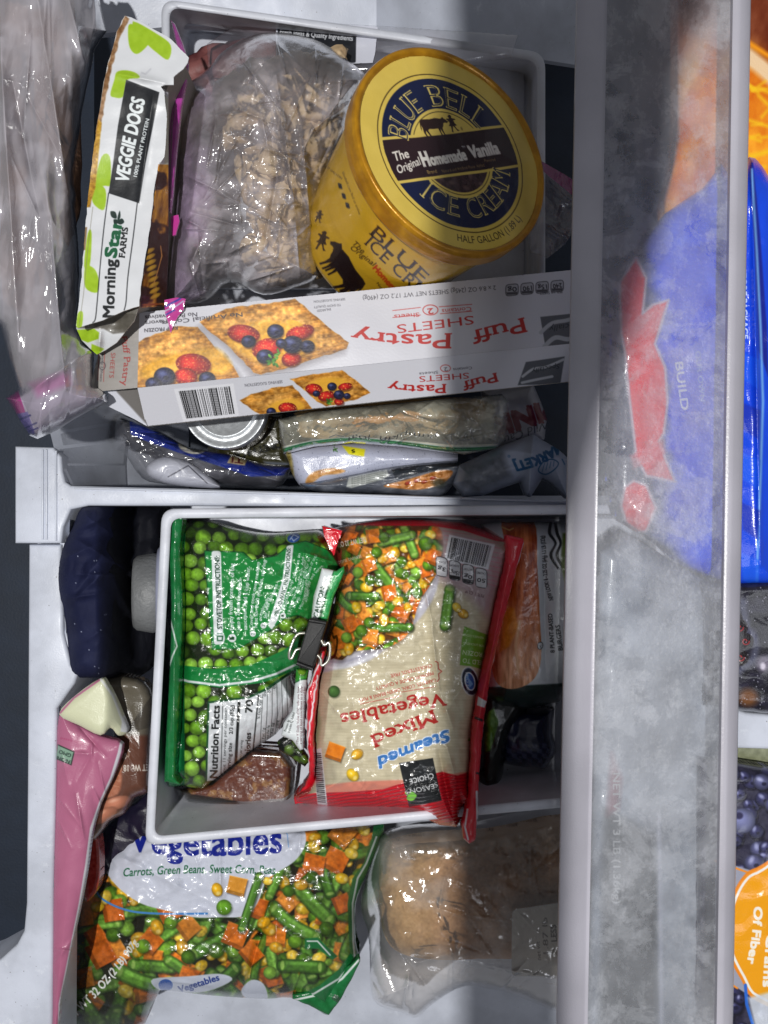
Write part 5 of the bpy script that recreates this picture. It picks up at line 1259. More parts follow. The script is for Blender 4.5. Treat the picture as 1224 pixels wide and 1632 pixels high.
# ---- clear freezer bags
def film_canvas(x0, y0, x1, y1, col, base, st=.9, seed=0, edge=.5, fold=20, tint=None):
    c = Canvas(x0, y0, x1, y1, col, st)
    k = np.abs(crumple(c.X, c.Y, fold, seed)); n = fbm(c.X, c.Y, fold*2.2, 4, seed+3)
    c.a[:] = np.clip(base+edge*(sstep(.35, .95, k)*.35+sstep(.45, .75, n)*.5), 0, .95)
    return c
def chicken_bag():
    t = thing('gallon_freezer_bag', 'crinkled clear freezer bag with magenta zipper full of pale chunks', 'bag', PV(430, 280, -.09))
    out = cr([(330, 110), (360, 78), (420, 52), (500, 62), (560, 100), (590, 130), (566, 150), (556, 190), (546, 240), (530, 300), (508, 345), (500, 400), (506, 440), (470, 458), (420, 470), (366, 450), (330, 478), (280, 490), (262, 482), (268, 400), (272, 300), (276, 200), (296, 140)], 4)
    c = film_canvas(250, 40, 606, 505, (216, 208, 214), .22, seed=7, edge=.55, fold=24)
    X = c.X
    c.a *= 1-.6*sstep(150, 90, c.Y)*sstep(400, 440, X); v = sstep(360, 275, X+(fbm(X, c.Y, 40, 3, 3)-.5)*90); c.a[:] = np.clip(c.a+v*.40, 0, .85)
    c.rgb = c.rgb*(1-v[..., None]*.8)+np.array([164, 140, 176])*v[..., None]*.8
    def z(X, Y, sd):
        h = -.03+pillow(sd, 95, .068)+crumple(X, Y, 44, 13)*.0095+crumple(X, Y, 17, 17)*.0045+crumple(X, Y, 8, 19)*.0014+creases(X, Y, 5, 70, (300, 80, 570, 460), .004, 2.4, (25, 120))
        for a, b, w, am in (((440, 120), (470, 330), 6, .010), ((400, 100), (430, 250), 6, .008), ((480, 190), (500, 420), 5, .006), ((330, 130), (300, 380), 10, .008), ((420, 300), (490, 300), 5, .006), ((450, 240), (420, 400), 5, -.006)):
            h += crease(X, Y, a, b, w, am)
        return h
    sheet('film', out, z, c, M['clear'], t, .0004, back=False)
    c2 = Canvas(250, 20, 310, 530, (168, 52, 150), .9); c2.rgb += ((fbm(c2.X, c2.Y, 16, 3, 2)-.5)*50)[..., None]
    c2.line([(274, 36), (284, 90), (281, 150), (274, 200), (272, 260), (270, 330)], 3, (112, 30, 104)); c2.a[:] = .85
    z1 = [(272, 32), (279, 38), (292, 70), (301, 100), (298, 130), (290, 170), (282, 240), (276, 310), (272, 340), (267, 330), (268, 260), (270, 190), (280, 140), (285, 104), (281, 70)]
    sheet('zipper', z1, lambda X, Y, sd: .030+pillow(sd, 6, .003)-.02*sstep(120, 20, Y), c2, M['clear'], t, .002)
    c3 = Canvas(250, 280, 310, 540, (196, 60, 150), .9); c3.a[:] = .9
    c3.line([(264, 488), (284, 478), (294, 470)], 3, (60, 60, 160)); c3.line([(262, 496), (282, 487), (292, 480)], 2, (190, 190, 220)); c3.line([(264, 502), (278, 494)], 2.4, (60, 60, 160))
    sheet('zipper', [(262, 478), (282, 474), (296, 476), (292, 494), (284, 504), (277, 516), (272, 532), (268, 514), (263, 500)], lambda X, Y, sd: .034+crumple(X, Y, 14, 8)*.002-.006*sstep(480, 530, Y), c3, M['clear'], t, .001)
    sheet('zipper', [(272, 345), (284, 342), (286, 352), (280, 374), (274, 376)], lambda X, Y, sd: .024+0*X, c3, M['clear'], t, .002)
    # chunks
    mt = ramp2('frozen_chunk', (168, 138, 104), (226, 200, 160), 40, .6, .30, .68, 160, .0009)
    R = random.Random(9); ct = []
    poly = [(362, 105), (520, 90), (580, 125), (556, 180), (544, 240), (525, 310), (500, 350), (500, 420), (470, 445), (400, 440), (395, 380), (420, 320), (400, 260), (345, 200)]
    n = 0; tries = 0
    while n < 34 and tries < 3000:
        tries += 1; x, y = R.uniform(345, 580), R.uniform(95, 445)
        if sdf(poly, np.array([[x]]), np.array([[y]]))[0, 0] > -4: continue
        if any(math.hypot(x-a, y-b) < 25 for a, b in ct): continue
        ct.append((x, y)); 
        o = blob('chicken_chunk', x, y, -.028+.012*math.sin(x/30)+R.uniform(-.006, .006), R.uniform(.012, .018), R.uniform(.009, .013), R.uniform(.008, .011), mt, n, .5, 1.3, R.uniform(0, 3), sub=3)
        tag(o, 'pale tan frozen chunk among many inside the clear magenta zipper bag', 'food', 'frozen chunks in the clear zipper bag'); n += 1
    o = blob('chicken_lump', 470, 270, -.06, .05, .085, .028, mt, 77, .25, 1.6, .35, sub=5)
    tag(o, 'big frozen-together lump of pale chunks at the bottom of the clear zipper bag', 'food')
chicken_bag()

def left_bag():
    t = thing('long_freezer_bag', 'large cloudy freezer bag with purple zipper hanging at the left edge', 'bag', PV(70, 350, -.05))
    out = [(-60, -60), (148, -60), (160, 10), (170, 50), (150, 80), (138, 140), (128, 200), (118, 270), (121, 350), (126, 440), (122, 520), (134, 546), (150, 560), (148, 612), (168, 626), (172, 640), (120, 668), (60, 700), (46, 694), (8, 634), (28, 620), (10, 560), (0, 520), (-60, 480)]
    c = film_canvas(-62, -62, 178, 706, (188, 184, 192), .54, seed=33, edge=.5, fold=30)
    X, Y = c.X, c.Y
    pk = sstep(590, 640, Y-.0*X); c.rgb = c.rgb*(1-pk[..., None]*.5)+np.array([178, 160, 190])*pk[..., None]*.5; c.a = np.clip(c.a+pk*.10, 0, .9)
    c.poly([(8, 634), (28, 620), (44, 668), (28, 668)], (170, 40, 130)); c.poly([(46, 612), (110, 590), (112, 612), (60, 632)], (196, 110, 170), 6, .6); c.poly([(26, 660), (44, 656), (58, 698), (46, 694)], (112, 96, 170), 1)
    c.line([(28, 670), (48, 662)], 3, (50, 40, 120)); c.line([(36, 684), (58, 674)], 2.4, (50, 40, 120)); c.line([(40, 690), (60, 682)], 2, (56, 46, 130))
    for p in ([(8, 634), (28, 620), (60, 690), (46, 694)],): 
        sl, m = c.mask(p); c.a[sl] = np.maximum(c.a[sl], m*.93)
    def z(X, Y, sd):
        h = .018+pillow(sd, 50, .045)+crumple(X*1.5, Y*.42, 30, 43)*.010+crumple(X*1.1, Y*.5, 18, 47)*.0018+creases(X, Y, 15, 10, (0, 0, 160, 640), .003, 3.0, (60, 200), (1.4, .2))
        for a, b, w, am in (((0, 60), (30, 560), 9, .012), ((60, 0), (112, 330), 9, .010), ((20, 130), (60, 330), 7, -.008), ((110, 0), (140, 120), 8, .008), ((80, 350), (104, 620), 6, .007), ((24, 640), (140, 560), 8, .006)):
            h += crease(X, Y, a, b, w, am)
        return h
    sheet('film', jag(out, 18, 1.6, 7), z, c, M['clear'], t, .0004, back=False)
    mt = ramp2('frosted_bread', (110, 80, 64), (170, 130, 106), 26, .6, .35, .7, 120, .0012)
    for i, (x, y, rx, ry, ro, lb) in enumerate(((88, 120, .017, .125, .05, 'long thin tan bread stick at the right of the cloudy left bag'), (40, 300, .018, .16, .02, 'long greyish bread stick in the middle of the cloudy left bag'), (-8, 160, .016, .14, .02, 'long bread stick nearest the left edge in the cloudy bag'))):
        tag(blob('bread_stick', x, y, .012, rx, ry, .016, mt, i+3, .12, 2.2, ro, sub=4, sq=.8), lb, 'bread')
left_bag()

# ---- deli bag with printed label behind the chunk bag, reddish meat under it
def deli():
    t = thing('deli_bag', 'flat clear deli bag with a small black label lying under the tub', 'bag', PV(560, 60, -.09))
    out = [(330, 70), (372, 42), (440, 32), (620, 42), (826, 56), (815, 92), (700, 110), (560, 120), (380, 130), (332, 118)]
    c = film_canvas(320, 25, 835, 135, (176, 172, 184), .12, seed=63, edge=.4, fold=26)
    sheet('film', out, lambda X, Y, sd: -.066+crumple(X, Y, 40, 3)*.003+pillow(sd, 20, .006), c, M['clear'], t, .0004, back=False)
    c = Canvas(436, 26, 606, 112, (196, 198, 210), .8)
    c.poly(rq([(443, 40), (568, 44), (567, 100), (441, 106)], 3), (28, 30, 36), noise=6); c.text('Fresh Ideas & Quality Ingredients', (446, 54), (562, 65), 7.5, (206, 208, 214), bold=.02, serif=False)
    c.text('keep refrigerated, use within three days', (452, 76), (540, 82), 3.4, (70, 72, 80)); c.text('Thank you', (460, 88), (520, 92), 5, (80, 82, 90))
    sheet('label', [(440, 31), (602, 43), (598, 84), (594, 100), (440, 106)], lambda X, Y, sd: -.056+(fbm(X, Y, 40, 2, 6)-.5)*.003, c, M['film_soft'], t, .0004)
    mt = ramp2('red_meat', (90, 44, 46), (150, 96, 92), 40, .5, .4, .7, 120, .001)
    tag(blob('frozen_meat', 370, 105, -.085, .048, .022, .012, mt, 5, .3, 1.4, .3), 'dull reddish frozen meat seen through film at the top left of the upper tray', 'meat')
    # purple zipper of a bag behind the tub, right
    c = film_canvas(820, 230, 930, 420, (120, 116, 128), .35, seed=71, edge=.4, fold=20)
    c.poly([(850, 250), (866, 250), (925, 296), (925, 322), (868, 276)], (130, 30, 100), 1); sl, m = c.mask([(850, 250), (866, 250), (925, 296), (925, 322), (868, 276)]); c.a[sl] = np.maximum(c.a[sl], m*.9)
    c.line([(876, 290), (925, 334)], 2, (30, 30, 60)); c.line([(878, 300), (925, 342)], 1.6, (30, 30, 60))
    o = sheet('freezer_bag', [(845, 246), (930, 296), (925, 350), (900, 390), (872, 412), (845, 400)], lambda X, Y, sd: -.03+crumple(X, Y, 22, 6)*.004, c, M['clear'], None, .0005, back=False)
    tag(o, 'dim clear bag with a dark magenta zipper tucked behind the golden tub', 'bag')
deli()

# ---- things in the slot between pastry box and divider
def slot():
    # jar with tin lid
    t = thing('canning_jar', 'glass jar with a round silver tin lid below the pastry box', 'jar', PV(358, 650, -.2))
    cx, cy, z = 358, 648, -.065
    def ring(r, zz, n=64): 
        c = PV(cx, cy, z); return [c+Vector((math.cos(k*2*math.pi/n)*r, math.sin(k*2*math.pi/n)*r, zz)) for k in range(n)]
    s = .678/F
    loft('lid', [ring(r*s, h) for r, h in ((66, -.018), (67.5, -.012), (67.5, -.003), (66, 0), (61, 0), (58.5, -.0022), (50, -.0024), (48, -.0008), (46, -.0008), (44, -.0026), (2, -.0028))], M['metal'], t, cap1=True, sharp=60)
    loft('glass', [ring(r*s, h) for r, h in ((62, -.018), (64, -.03), (66, -.11), (60, -.12))], M['jarglass'], t, cap0=True, cap1=True)
    # blue and clear bread bag
    t = thing('pita_bag', 'clear bread bag with a blue printed band folded in the drawer corner', 'bag', PV(330, 720, -.16))
    out = [(186, 664), (210, 668), (260, 690), (300, 712), (360, 722), (420, 738), (466, 742), (462, 752), (452, 770), (430, 779), (360, 776), (270, 772), (226, 762), (200, 724), (182, 712)]
    c = film_canvas(176, 655, 475, 785, (130, 130, 140), .22, seed=81, edge=.6, fold=18); X, Y = c.X, c.Y
    b = [(206, 668), (240, 684), (290, 700), (350, 716), (410, 734), (462, 746), (452, 758), (400, 760), (340, 740), (280, 720), (230, 702), (208, 692)]
    c.poly(b, (28, 44, 130), 1, noise=16, ns=20); sl, m = c.mask(b); c.a[sl] = np.maximum(c.a[sl], m*.97)
    c.ell(306, 711, 24, 13, .2, (204, 200, 184)); c.text('PITA', (322, 703), (288, 700), 9, (30, 40, 90), bold=.04); c.line([(286, 716), (325, 722)], 1, (90, 90, 120)); c.text('SINCE', (318, 716), (298, 713), 3, (50, 60, 100)); c.poly([(368, 726), (395, 730), (390, 742), (362, 738)], (190, 170, 130), 1, noise=40, ns=4); c.text('TI', (388, 731), (370, 729), 8, (100, 40, 40), bold=.04)
    sheet('film', cr(out, 3), lambda X, Y, sd: -.105+pillow(sd, 22, .03)+crumple(X*.6, Y*1.2, 22, 83)*.006+crumple(X, Y, 10, 85)*.0015+creases(X, Y, 25, 40, (190, 670, 460, 780), .003, 1.8, (25, 90), (.3, .4)), c, M['clear'], t, .0006, back=False)
    c = film_canvas(195, 718, 350, 786, (176, 178, 190), .9, seed=91, edge=.3, fold=14)
    c.line([(268, 760), (300, 742), (330, 770)], 1.4, (50, 50, 60)); c.line([(330, 740), (345, 768)], 1, (60, 60, 66))
    sheet('gathered_end', cr([(236, 740), (262, 728), (300, 736), (345, 768), (350, 778), (300, 776), (262, 770), (236, 758)], 3), lambda X, Y, sd: -.075+pillow(sd, 16, .014)+crumple(X, Y, 16, 95)*.004, c, M['film_soft'], t, .004)
    for i in range(1): pass
    mt = plain('sliced_bread', (150, 140, 140), .6, 200, .001, var=.1, vs=60)
    # dark pack
    c = Canvas(330, 655, 480, 760, (48, 46, 26), 1); c.rgb += ((fbm(c.X, c.Y, 14, 3, 5)-.5)*30)[..., None]; c.text('HONEY PACK', (456, 700), (372, 722), 11, (20, 20, 16), bold=.05); c.poly([(420, 735), (470, 738), (470, 750), (430, 750)], (120, 128, 150), 2, .7)
    tag(sheet('dark_pouch', [(400, 650), (455, 655), (462, 720), (470, 752), (420, 748), (355, 736), (330, 715), (340, 690)], lambda X, Y, sd: -.13+pillow(sd, 20, .02)+crumple(X, Y, 18, 99)*.004, c, M['film_print'], None, .01), 'dark olive pouch half hidden between the tin lid and the pumpkin bag', 'pouch')
    # long ziploc with green zipper
    t = thing('sandwich_freezer_bag', 'narrow clear freezer bag with green zipper and handwriting', 'bag', PV(630, 680, -.12))
    out = [(443, 668), (500, 655), (700, 636), (800, 628), (812, 640), (806, 700), (790, 715), (740, 725), (700, 720), (640, 712), (560, 706), (500, 712), (452, 724), (446, 700)]
    c = film_canvas(438, 620, 820, 735, (204, 202, 184), .30, seed=101, edge=.55, fold=14); X, Y = c.X, c.Y
    g = cr([(450, 718), (500, 706), (560, 701), (640, 707), (720, 716), (796, 714)], 6, False)
    for w, col in ((9, (206, 210, 206)), (6, (20, 110, 58)), (1.5, (90, 170, 110))): c.line(g, w, col)
    sl, m = c.mask([(446, 726), (446, 712), (500, 701), (560, 696), (640, 701), (720, 709), (800, 707), (800, 724), (700, 726), (560, 712), (500, 716)]); c.a[sl] = np.maximum(c.a[sl], m*.95)
    old = c.rgb.copy(); c.text('Pumpkin', (698, 688), (606, 694), 8, (30, 30, 34), it=.35, wave=lambda t: 3*np.sin(t*9)); c.text('loaf', (590, 692), (552, 696), 8, (30, 30, 34), it=.3, wave=lambda t: 2*np.sin(t*8)); c.line([(548, 696), (535, 693), (525, 697)], 1.2, (40, 40, 44))
    df = np.abs(c.rgb-old).sum(2); c.a = np.maximum(c.a, sstep(20, 120, df))
    sheet('film', out, lambda X, Y, sd: -.055+pillow(sd, 26, .022)+crumple(X*.7, Y*1.3, 16, 103)*.004+crumple(X, Y, 7, 105)*.0012+creases(X, Y, 35, 22, (450, 640, 800, 720), .0028, 1.8, (12, 50))+.01*sstep(690, 660, Y), c, M['clear'], t, .0006, back=False)
    mt = ramp2('pumpkin_loaf', (140, 108, 66), (206, 170, 108), 30, .6, .35, .7, 140, .001)
    tag(blob('pumpkin_loaf', 625, 668, -.072, .085, .016, .016, mt, 6, .1, 2.0, .06, sub=5, sq=.6), 'long tan pumpkin loaf inside the bag with the green zipper', 'bread')
    mo = plain('orange_filling', (214, 140, 34), .4, 100, .001, var=.15, vs=90)
    for i, (x, y, rx) in enumerate(((602, 668, .020), (575, 672, .008), (650, 664, .014))):
        tag(blob('orange_slice', x, y, -.058, rx, .0055, .004, mo, i, .25, 2, .1, sub=3), ('long orange slice on top of the pumpkin loaf', 'short orange slice at the left of the longer one', 'faint orange slice at the right on the pumpkin loaf')[i], 'food')
    # snack bag (white, lemon, sprig), pizza pictures
    c = Canvas(445, 695, 730, 795, (176, 180, 200), .8); X, Y = c.X, c.Y
    c.rgb += ((vnoise(X/1.6, Y/1.6, 4) > .93)*-60.)[..., None]; c.rgb += ((fbm(X, Y, 30, 3, 3)-.5)*24)[..., None]
    c.poly([(545, 710), (582, 716), (580, 728), (556, 724)], (222, 214, 40), 1, noise=16); c.text('S', (565, 716), (560, 717), 5, (30, 30, 20), bold=.04)
    pr_leaf(c, 535, 716, 4, random.Random(3))
    cr_ = cr([(488, 764), (500, 752), (530, 746), (550, 750), (540, 755), (515, 758), (500, 768), (488, 775)], 4); c.poly(cr_, (200, 146, 84), 1.5, noise=50, ns=6)
    c.poly([(455, 720), (462, 716), (466, 735), (470, 770), (460, 760)], (150, 130, 50), 2, .9, noise=60, ns=5)
    tag(sheet('snack_bag', cr([(456, 716), (500, 706), (580, 706), (690, 716), (735, 726), (720, 742), (640, 752), (560, 764), (520, 775), (484, 778), (466, 756), (460, 736)], 3), lambda X, Y, sd: -.085+pillow(sd, 24, .02)+crumple(X, Y, 28, 113)*.004, c, M['film_print'], None, .012), 'white speckled snack bag with a lemon wedge below the green zipper', 'bag')
    c = Canvas(460, 730, 740, 800, (90, 94, 104), .8); X, Y = c.X, c.Y
    c.rgb += ((fbm(X*.5, Y*1.8, 10, 3, 4)-.5)*80)[..., None]
    c.poly([(556, 760), (616, 748), (620, 758), (610, 764), (560, 778), (552, 776)], (176, 180, 178), 1)
    for i in range(5): c.text('1 microwaveable tray serving', (614, 750+i*3), (560, 762+i*3), 1.9, (70, 74, 70))
    c.poly([(622, 746), (730, 728), (732, 742), (630, 762)], (34, 38, 46), 1.2)
    pz = cr([(612, 774), (650, 764), (700, 750), (722, 752), (706, 770), (670, 780), (630, 778)], 4); c.poly(pz, (192, 128, 70), 1.2, noise=60, ns=6)
    for (x, y) in ((650, 770), (664, 766), (676, 768), (690, 762)): c.ell(x, y, 6, 3.4, -.3, (150, 50, 30), .9, .3, .4)
    c.ell(700, 770, 16, 10, 0, (46, 50, 40), .8, .6); c.ell(500, 770, 18, 6, -.2, (60, 92, 130), .7, .5)
    tag(sheet('pizza_pouch', cr([(478, 770), (520, 764), (560, 756), (620, 744), (700, 734), (735, 738), (726, 765), (700, 792), (640, 788), (560, 785), (500, 782)], 3), lambda X, Y, sd: -.075+pillow(sd, 16, .016)+crumple(X*.7, Y*1.5, 16, 123)*.005, c, M['film_print'], None, .012), 'crumpled grey pouch with a pizza slice picture against the divider bar', 'pouch')
    # pink shrimp bag and fish market bag
    c = Canvas(765, 610, 880, 725, (160, 160, 168), .8); c.rgb += ((fbm(c.X, c.Y, 20, 3, 3)-.5)*20)[..., None]
    c.text('PINK', (880, 636), (782, 668), 30, (110, 24, 40), bold=.06); c.text('Wild Caught', (878, 668), (778, 705), 12, (60, 62, 70), it=.3, bold=.0)
    tag(sheet('salmon_pouch', [(768, 622), (850, 612), (862, 640), (872, 668), (868, 700), (830, 716), (800, 715), (786, 700), (778, 660)], lambda X, Y, sd: -.085+pillow(sd, 22, .015)+crumple(X, Y, 22, 133)*.003, c, M['film_print'], None, .012), 'white pouch with big dark red letters hiding in the shade beside the pumpkin bag', 'pouch')
    c = Canvas(710, 690, 910, 810, (178, 186, 204), .8); X, Y = c.X, c.Y
    c.rgb += ((fbm(X, Y, 24, 3, 9)-.5)*20)[..., None]
    BL_ = (30, 90, 136)
    c.text('[MARKET]', (898, 700), (818, 736), 15, BL_, bold=.05, wave=lambda t: 6*np.sin(t*3)); c.text('®', (812, 724), (808, 726), 4.5, BL_)
    fi = cr([(858, 750), (866, 736), (880, 732), (890, 738), (884, 748), (870, 756)], 4); c.line(fi+[fi[0]], 1.8, BL_); 
    for i in range(4): c.line([(864+i*6, 752-i*3), (868+i*5, 738-i)], 1, BL_, .8)
    c.line([(896, 732), (900, 740)], 2, BL_); c.poly([(736, 744), (800, 722), (815, 760), (760, 785), (735, 770)], (90, 94, 100), 6, .75, noise=30, ns=9)
    out = [(730, 742), (760, 728), (800, 710), (850, 692), (862, 700), (890, 716), (905, 730), (905, 795), (880, 770), (865, 762), (846, 792), (838, 788), (830, 768), (800, 778), (770, 790), (740, 792), (722, 770)]
    def z(X, Y, sd):
        h = -.07+pillow(sd, 30, .028)+crumple(X, Y, 30, 143)*.006+crumple(X, Y, 13, 147)*.0018
        return h+crease(X, Y, (850, 700), (842, 785), 8, .012)+crease(X, Y, (800, 715), (890, 730), 5, .003)
    tag(sheet('fish_market_bag', out, z, c, M['film_soft'], None, .012), 'crumpled pale bag with blue market lettering and a little fish emblem', 'bag')
M['jarglass'] = plain('jar_glass', (120, 96, 60), .1, trans=.5)
slot()
# ================================================================== left column and bottom of the drawer
def navy_cloth():
    c = Canvas(88, 795, 300, 1095, (22, 27, 58), 1); c.rgb += ((fbm(c.X, c.Y, 30, 4, 4)-.5)*22)[..., None]
    R = random.Random(3)
    for i in range(16): c.ell(R.uniform(100, 180), R.uniform(880, 1090), 1.1, 1.1, 0, (190, 196, 220), .9, .6)
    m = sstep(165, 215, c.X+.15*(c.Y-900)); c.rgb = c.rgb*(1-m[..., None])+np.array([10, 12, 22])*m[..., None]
    out = cr([(128, 812), (150, 806), (250, 806), (262, 820), (256, 1000), (240, 1060), (214, 1080), (150, 1080), (110, 1072), (104, 1000), (92, 940), (98, 880), (116, 840)], 4)
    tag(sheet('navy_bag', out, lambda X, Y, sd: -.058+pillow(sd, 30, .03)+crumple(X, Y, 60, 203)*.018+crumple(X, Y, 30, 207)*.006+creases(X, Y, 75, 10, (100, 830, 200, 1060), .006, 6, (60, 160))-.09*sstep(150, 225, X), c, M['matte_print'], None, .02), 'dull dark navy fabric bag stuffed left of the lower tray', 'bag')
    # round container beside the tray
    t = thing('round_container', 'grey frosted round food container with a pale lid pressed against the tray', 'container', PV(240, 945, -.2))
    C = PV(262, 944, -.10); a = Vector((-1, 0, .25)).normalized(); u = Vector((0, 1, 0)); v = a.cross(u)
    def ring(r, h): return [C+a*h+u*math.cos(k*math.pi/24)*r+v*math.sin(k*math.pi/24)*r for k in range(48)]
    loft('body', [ring(r, h) for r, h in ((.036, .006), (.037, .010), (.034, .024), (.031, .027), (.001, .027))], plain('grey_tub', (120, 122, 124), .5, 300, .0008, var=.12), t, cap0=True, sharp=60)
    loft('lid', [ring(r, h) for r, h in ((.040, -.006), (.0425, -.004), (.0425, .004), (.040, .006), (.037, .0065))], plain('pale_lid', (150, 154, 176), .35), t, cap0=True, cap1=True, sharp=60)
M['matte_print'] = printed('printed_cloth', .75, 0, 1200, .0003, (60, .0008), spec=.25)
navy_cloth()

def pink_pouch():
    t = thing('pink_pouch', 'tall pink pouch with a folded-over cream top standing along the left rail', 'pouch', PV(130, 1350, -.2))
    c = Canvas(70, 1120, 212, 1720, (172, 100, 130), .9); X, Y = c.X, c.Y
    c.rgb += ((fbm(X, Y, 40, 3, 5)-.5)*14)[..., None]
    c.text('Plant based', (134, 1184), (97, 1175), 3.5, (160, 60, 100)); 
    q = [(92, 1186), (119, 1198), (114, 1220), (90, 1210)]; c.poly(q, (40, 50, 44)); c.poly([(92, 1188), (117, 1199), (112, 1218), (90, 1208)], (128, 160, 140)); c.text('NON', (112, 1212), (92, 1205), 5.5, (34, 50, 44), bold=.04); c.text('GMO', (114, 1202), (95, 1195), 5.5, (34, 50, 44), bold=.03)
    c.line([(194, 1182), (190, 1200), (178, 1240), (160, 1280), (146, 1320), (138, 1380), (128, 1440), (116, 1500), (104, 1560), (96, 1600), (92, 1700)], 5, (206, 206, 212))
    out = cr([(94, 1140), (120, 1152), (160, 1172), (196, 1186), (182, 1234), (160, 1282), (147, 1330), (140, 1380), (129, 1440), (116, 1500), (104, 1560), (96, 1600), (90, 1700), (84, 1700), (84, 1560), (86, 1400), (90, 1240)], 3)
    sheet('film', out, lambda X, Y, sd: -.05+.05*np.clip((150-X)/100, -1, 1)*0+crumple(X*1.3, Y*.6, 50, 213)*.004+crumple(X, Y, 24, 217)*.0012+pillow(sd, 30, .008)+creases(X, Y, 65, 16, (90, 1180, 180, 1600), .002, 2.5, (20, 80)), c, M['film_soft'], t, .004)
    c = Canvas(85, 1075, 260, 1185, (206, 208, 176), .9); X, Y = c.X, c.Y
    c.poly([(205, 1080), (260, 1085), (260, 1180), (215, 1180)], (70, 66, 58), 2, .4)
    c.line([(160, 1082), (180, 1108), (192, 1140), (202, 1165)], 4, (224, 226, 220)); c.poly([(196, 1140), (206, 1148), (204, 1168), (192, 1166)], (222, 224, 226), 1)
    c.line([(96, 1136), (118, 1112), (158, 1084)], 3, (190, 110, 146))
    out = [(94, 1138), (120, 1108), (160, 1081), (172, 1090), (186, 1116), (196, 1140), (204, 1160), (200, 1170), (188, 1172), (176, 1160), (160, 1172), (126, 1156)]
    sheet('folded_top', cr(out, 3), lambda X, Y, sd: -.038-.018*sstep(165, 205, X)+pillow(sd, 16, .006)+crumple(X, Y, 40, 223)*.003, c, M['film_soft'], t, .004)
    # brown printed pouch behind it
    t = thing('brown_pouch', 'copper brown pouch of salmon-coloured pieces squeezed beside the pink pouch', 'pouch', PV(200, 1230, -.2))
    c = Canvas(120, 1075, 262, 1345, (98, 62, 48), .9); X, Y = c.X, c.Y
    c.rgb += ((fbm(X, Y, 16, 4, 5)-.5)*20)[..., None]; c.poly([(150, 1075), (262, 1075), (262, 1172), (180, 1172)], (96, 90, 78), 3)
    c.text('NET Wt. 18 OZ', (244, 1218), (180, 1220), 10, (214, 206, 196), bold=.02); c.text('(510g)', (206, 1200), (180, 1202), 7, (190, 170, 150))
    for i in range(22): c.line([(206+i*2.1, 1168-i*.6), (212+i*2.0, 1150-i*2.8)], .8, (30, 26, 24), .8)
    sal = cr([(165, 1185), (190, 1190), (192, 1258), (166, 1272), (152, 1262), (168, 1225)], 4); c.poly(sal, (170, 108, 82), 2, noise=30, ns=8)
    for (x, y, a) in ((185, 1280, -.3), (165, 1300, -.5)): c.ell(x, y, 26, 11, a, (184, 118, 92), 1, .15, .3); c.ell(x-4, y-4, 12, 4, a, (226, 176, 150), .7, .8)
    for i in range(7): c.line([(172, 1196+i*9), (190, 1200+i*9)], 1, (210, 160, 130), .6)
    out = [(158, 1084), (220, 1080), (244, 1110), (240, 1170), (238, 1230), (236, 1262), (214, 1272), (200, 1296), (176, 1308), (160, 1330), (140, 1345), (142, 1300), (158, 1262), (172, 1230), (180, 1190), (178, 1150)]
    sheet('film', cr(out, 3), lambda X, Y, sd: -.085+pillow(sd, 20, .02)+crumple(X, Y, 26, 233)*.004, c, M['film_print'], t, .01)
    c = Canvas(140, 1250, 262, 1420, (24, 20, 40), 1); c.rgb += ((fbm(c.X, c.Y, 20, 3, 5)-.5)*16)[..., None]
    tag(sheet('dark_pouch', cr([(236, 1262), (200, 1290), (166, 1320), (142, 1360), (136, 1400), (200, 1400), (258, 1380), (258, 1262)], 3), lambda X, Y, sd: -.125+pillow(sd, 18, .01)+crumple(X, Y, 22, 243)*.005, c, M['film_soft'], None, .01), 'nearly black violet pouch filling the gap under the corner of the lower tray', 'pouch')
    c = Canvas(130, 1330, 170, 1440, (150, 40, 30), 1); c.rgb += ((fbm(c.X, c.Y, 5, 3, 5)-.5)*60)[..., None]
    tag(sheet('red_pouch', cr([(142, 1340), (158, 1336), (160, 1400), (148, 1430), (134, 1430)], 3), lambda X, Y, sd: -.09+pillow(sd, 8, .006), c, M['film_print'], None, .01), 'sliver of a dark red pouch between the pink pouch and the vegetable bag', 'pouch')
pink_pouch()

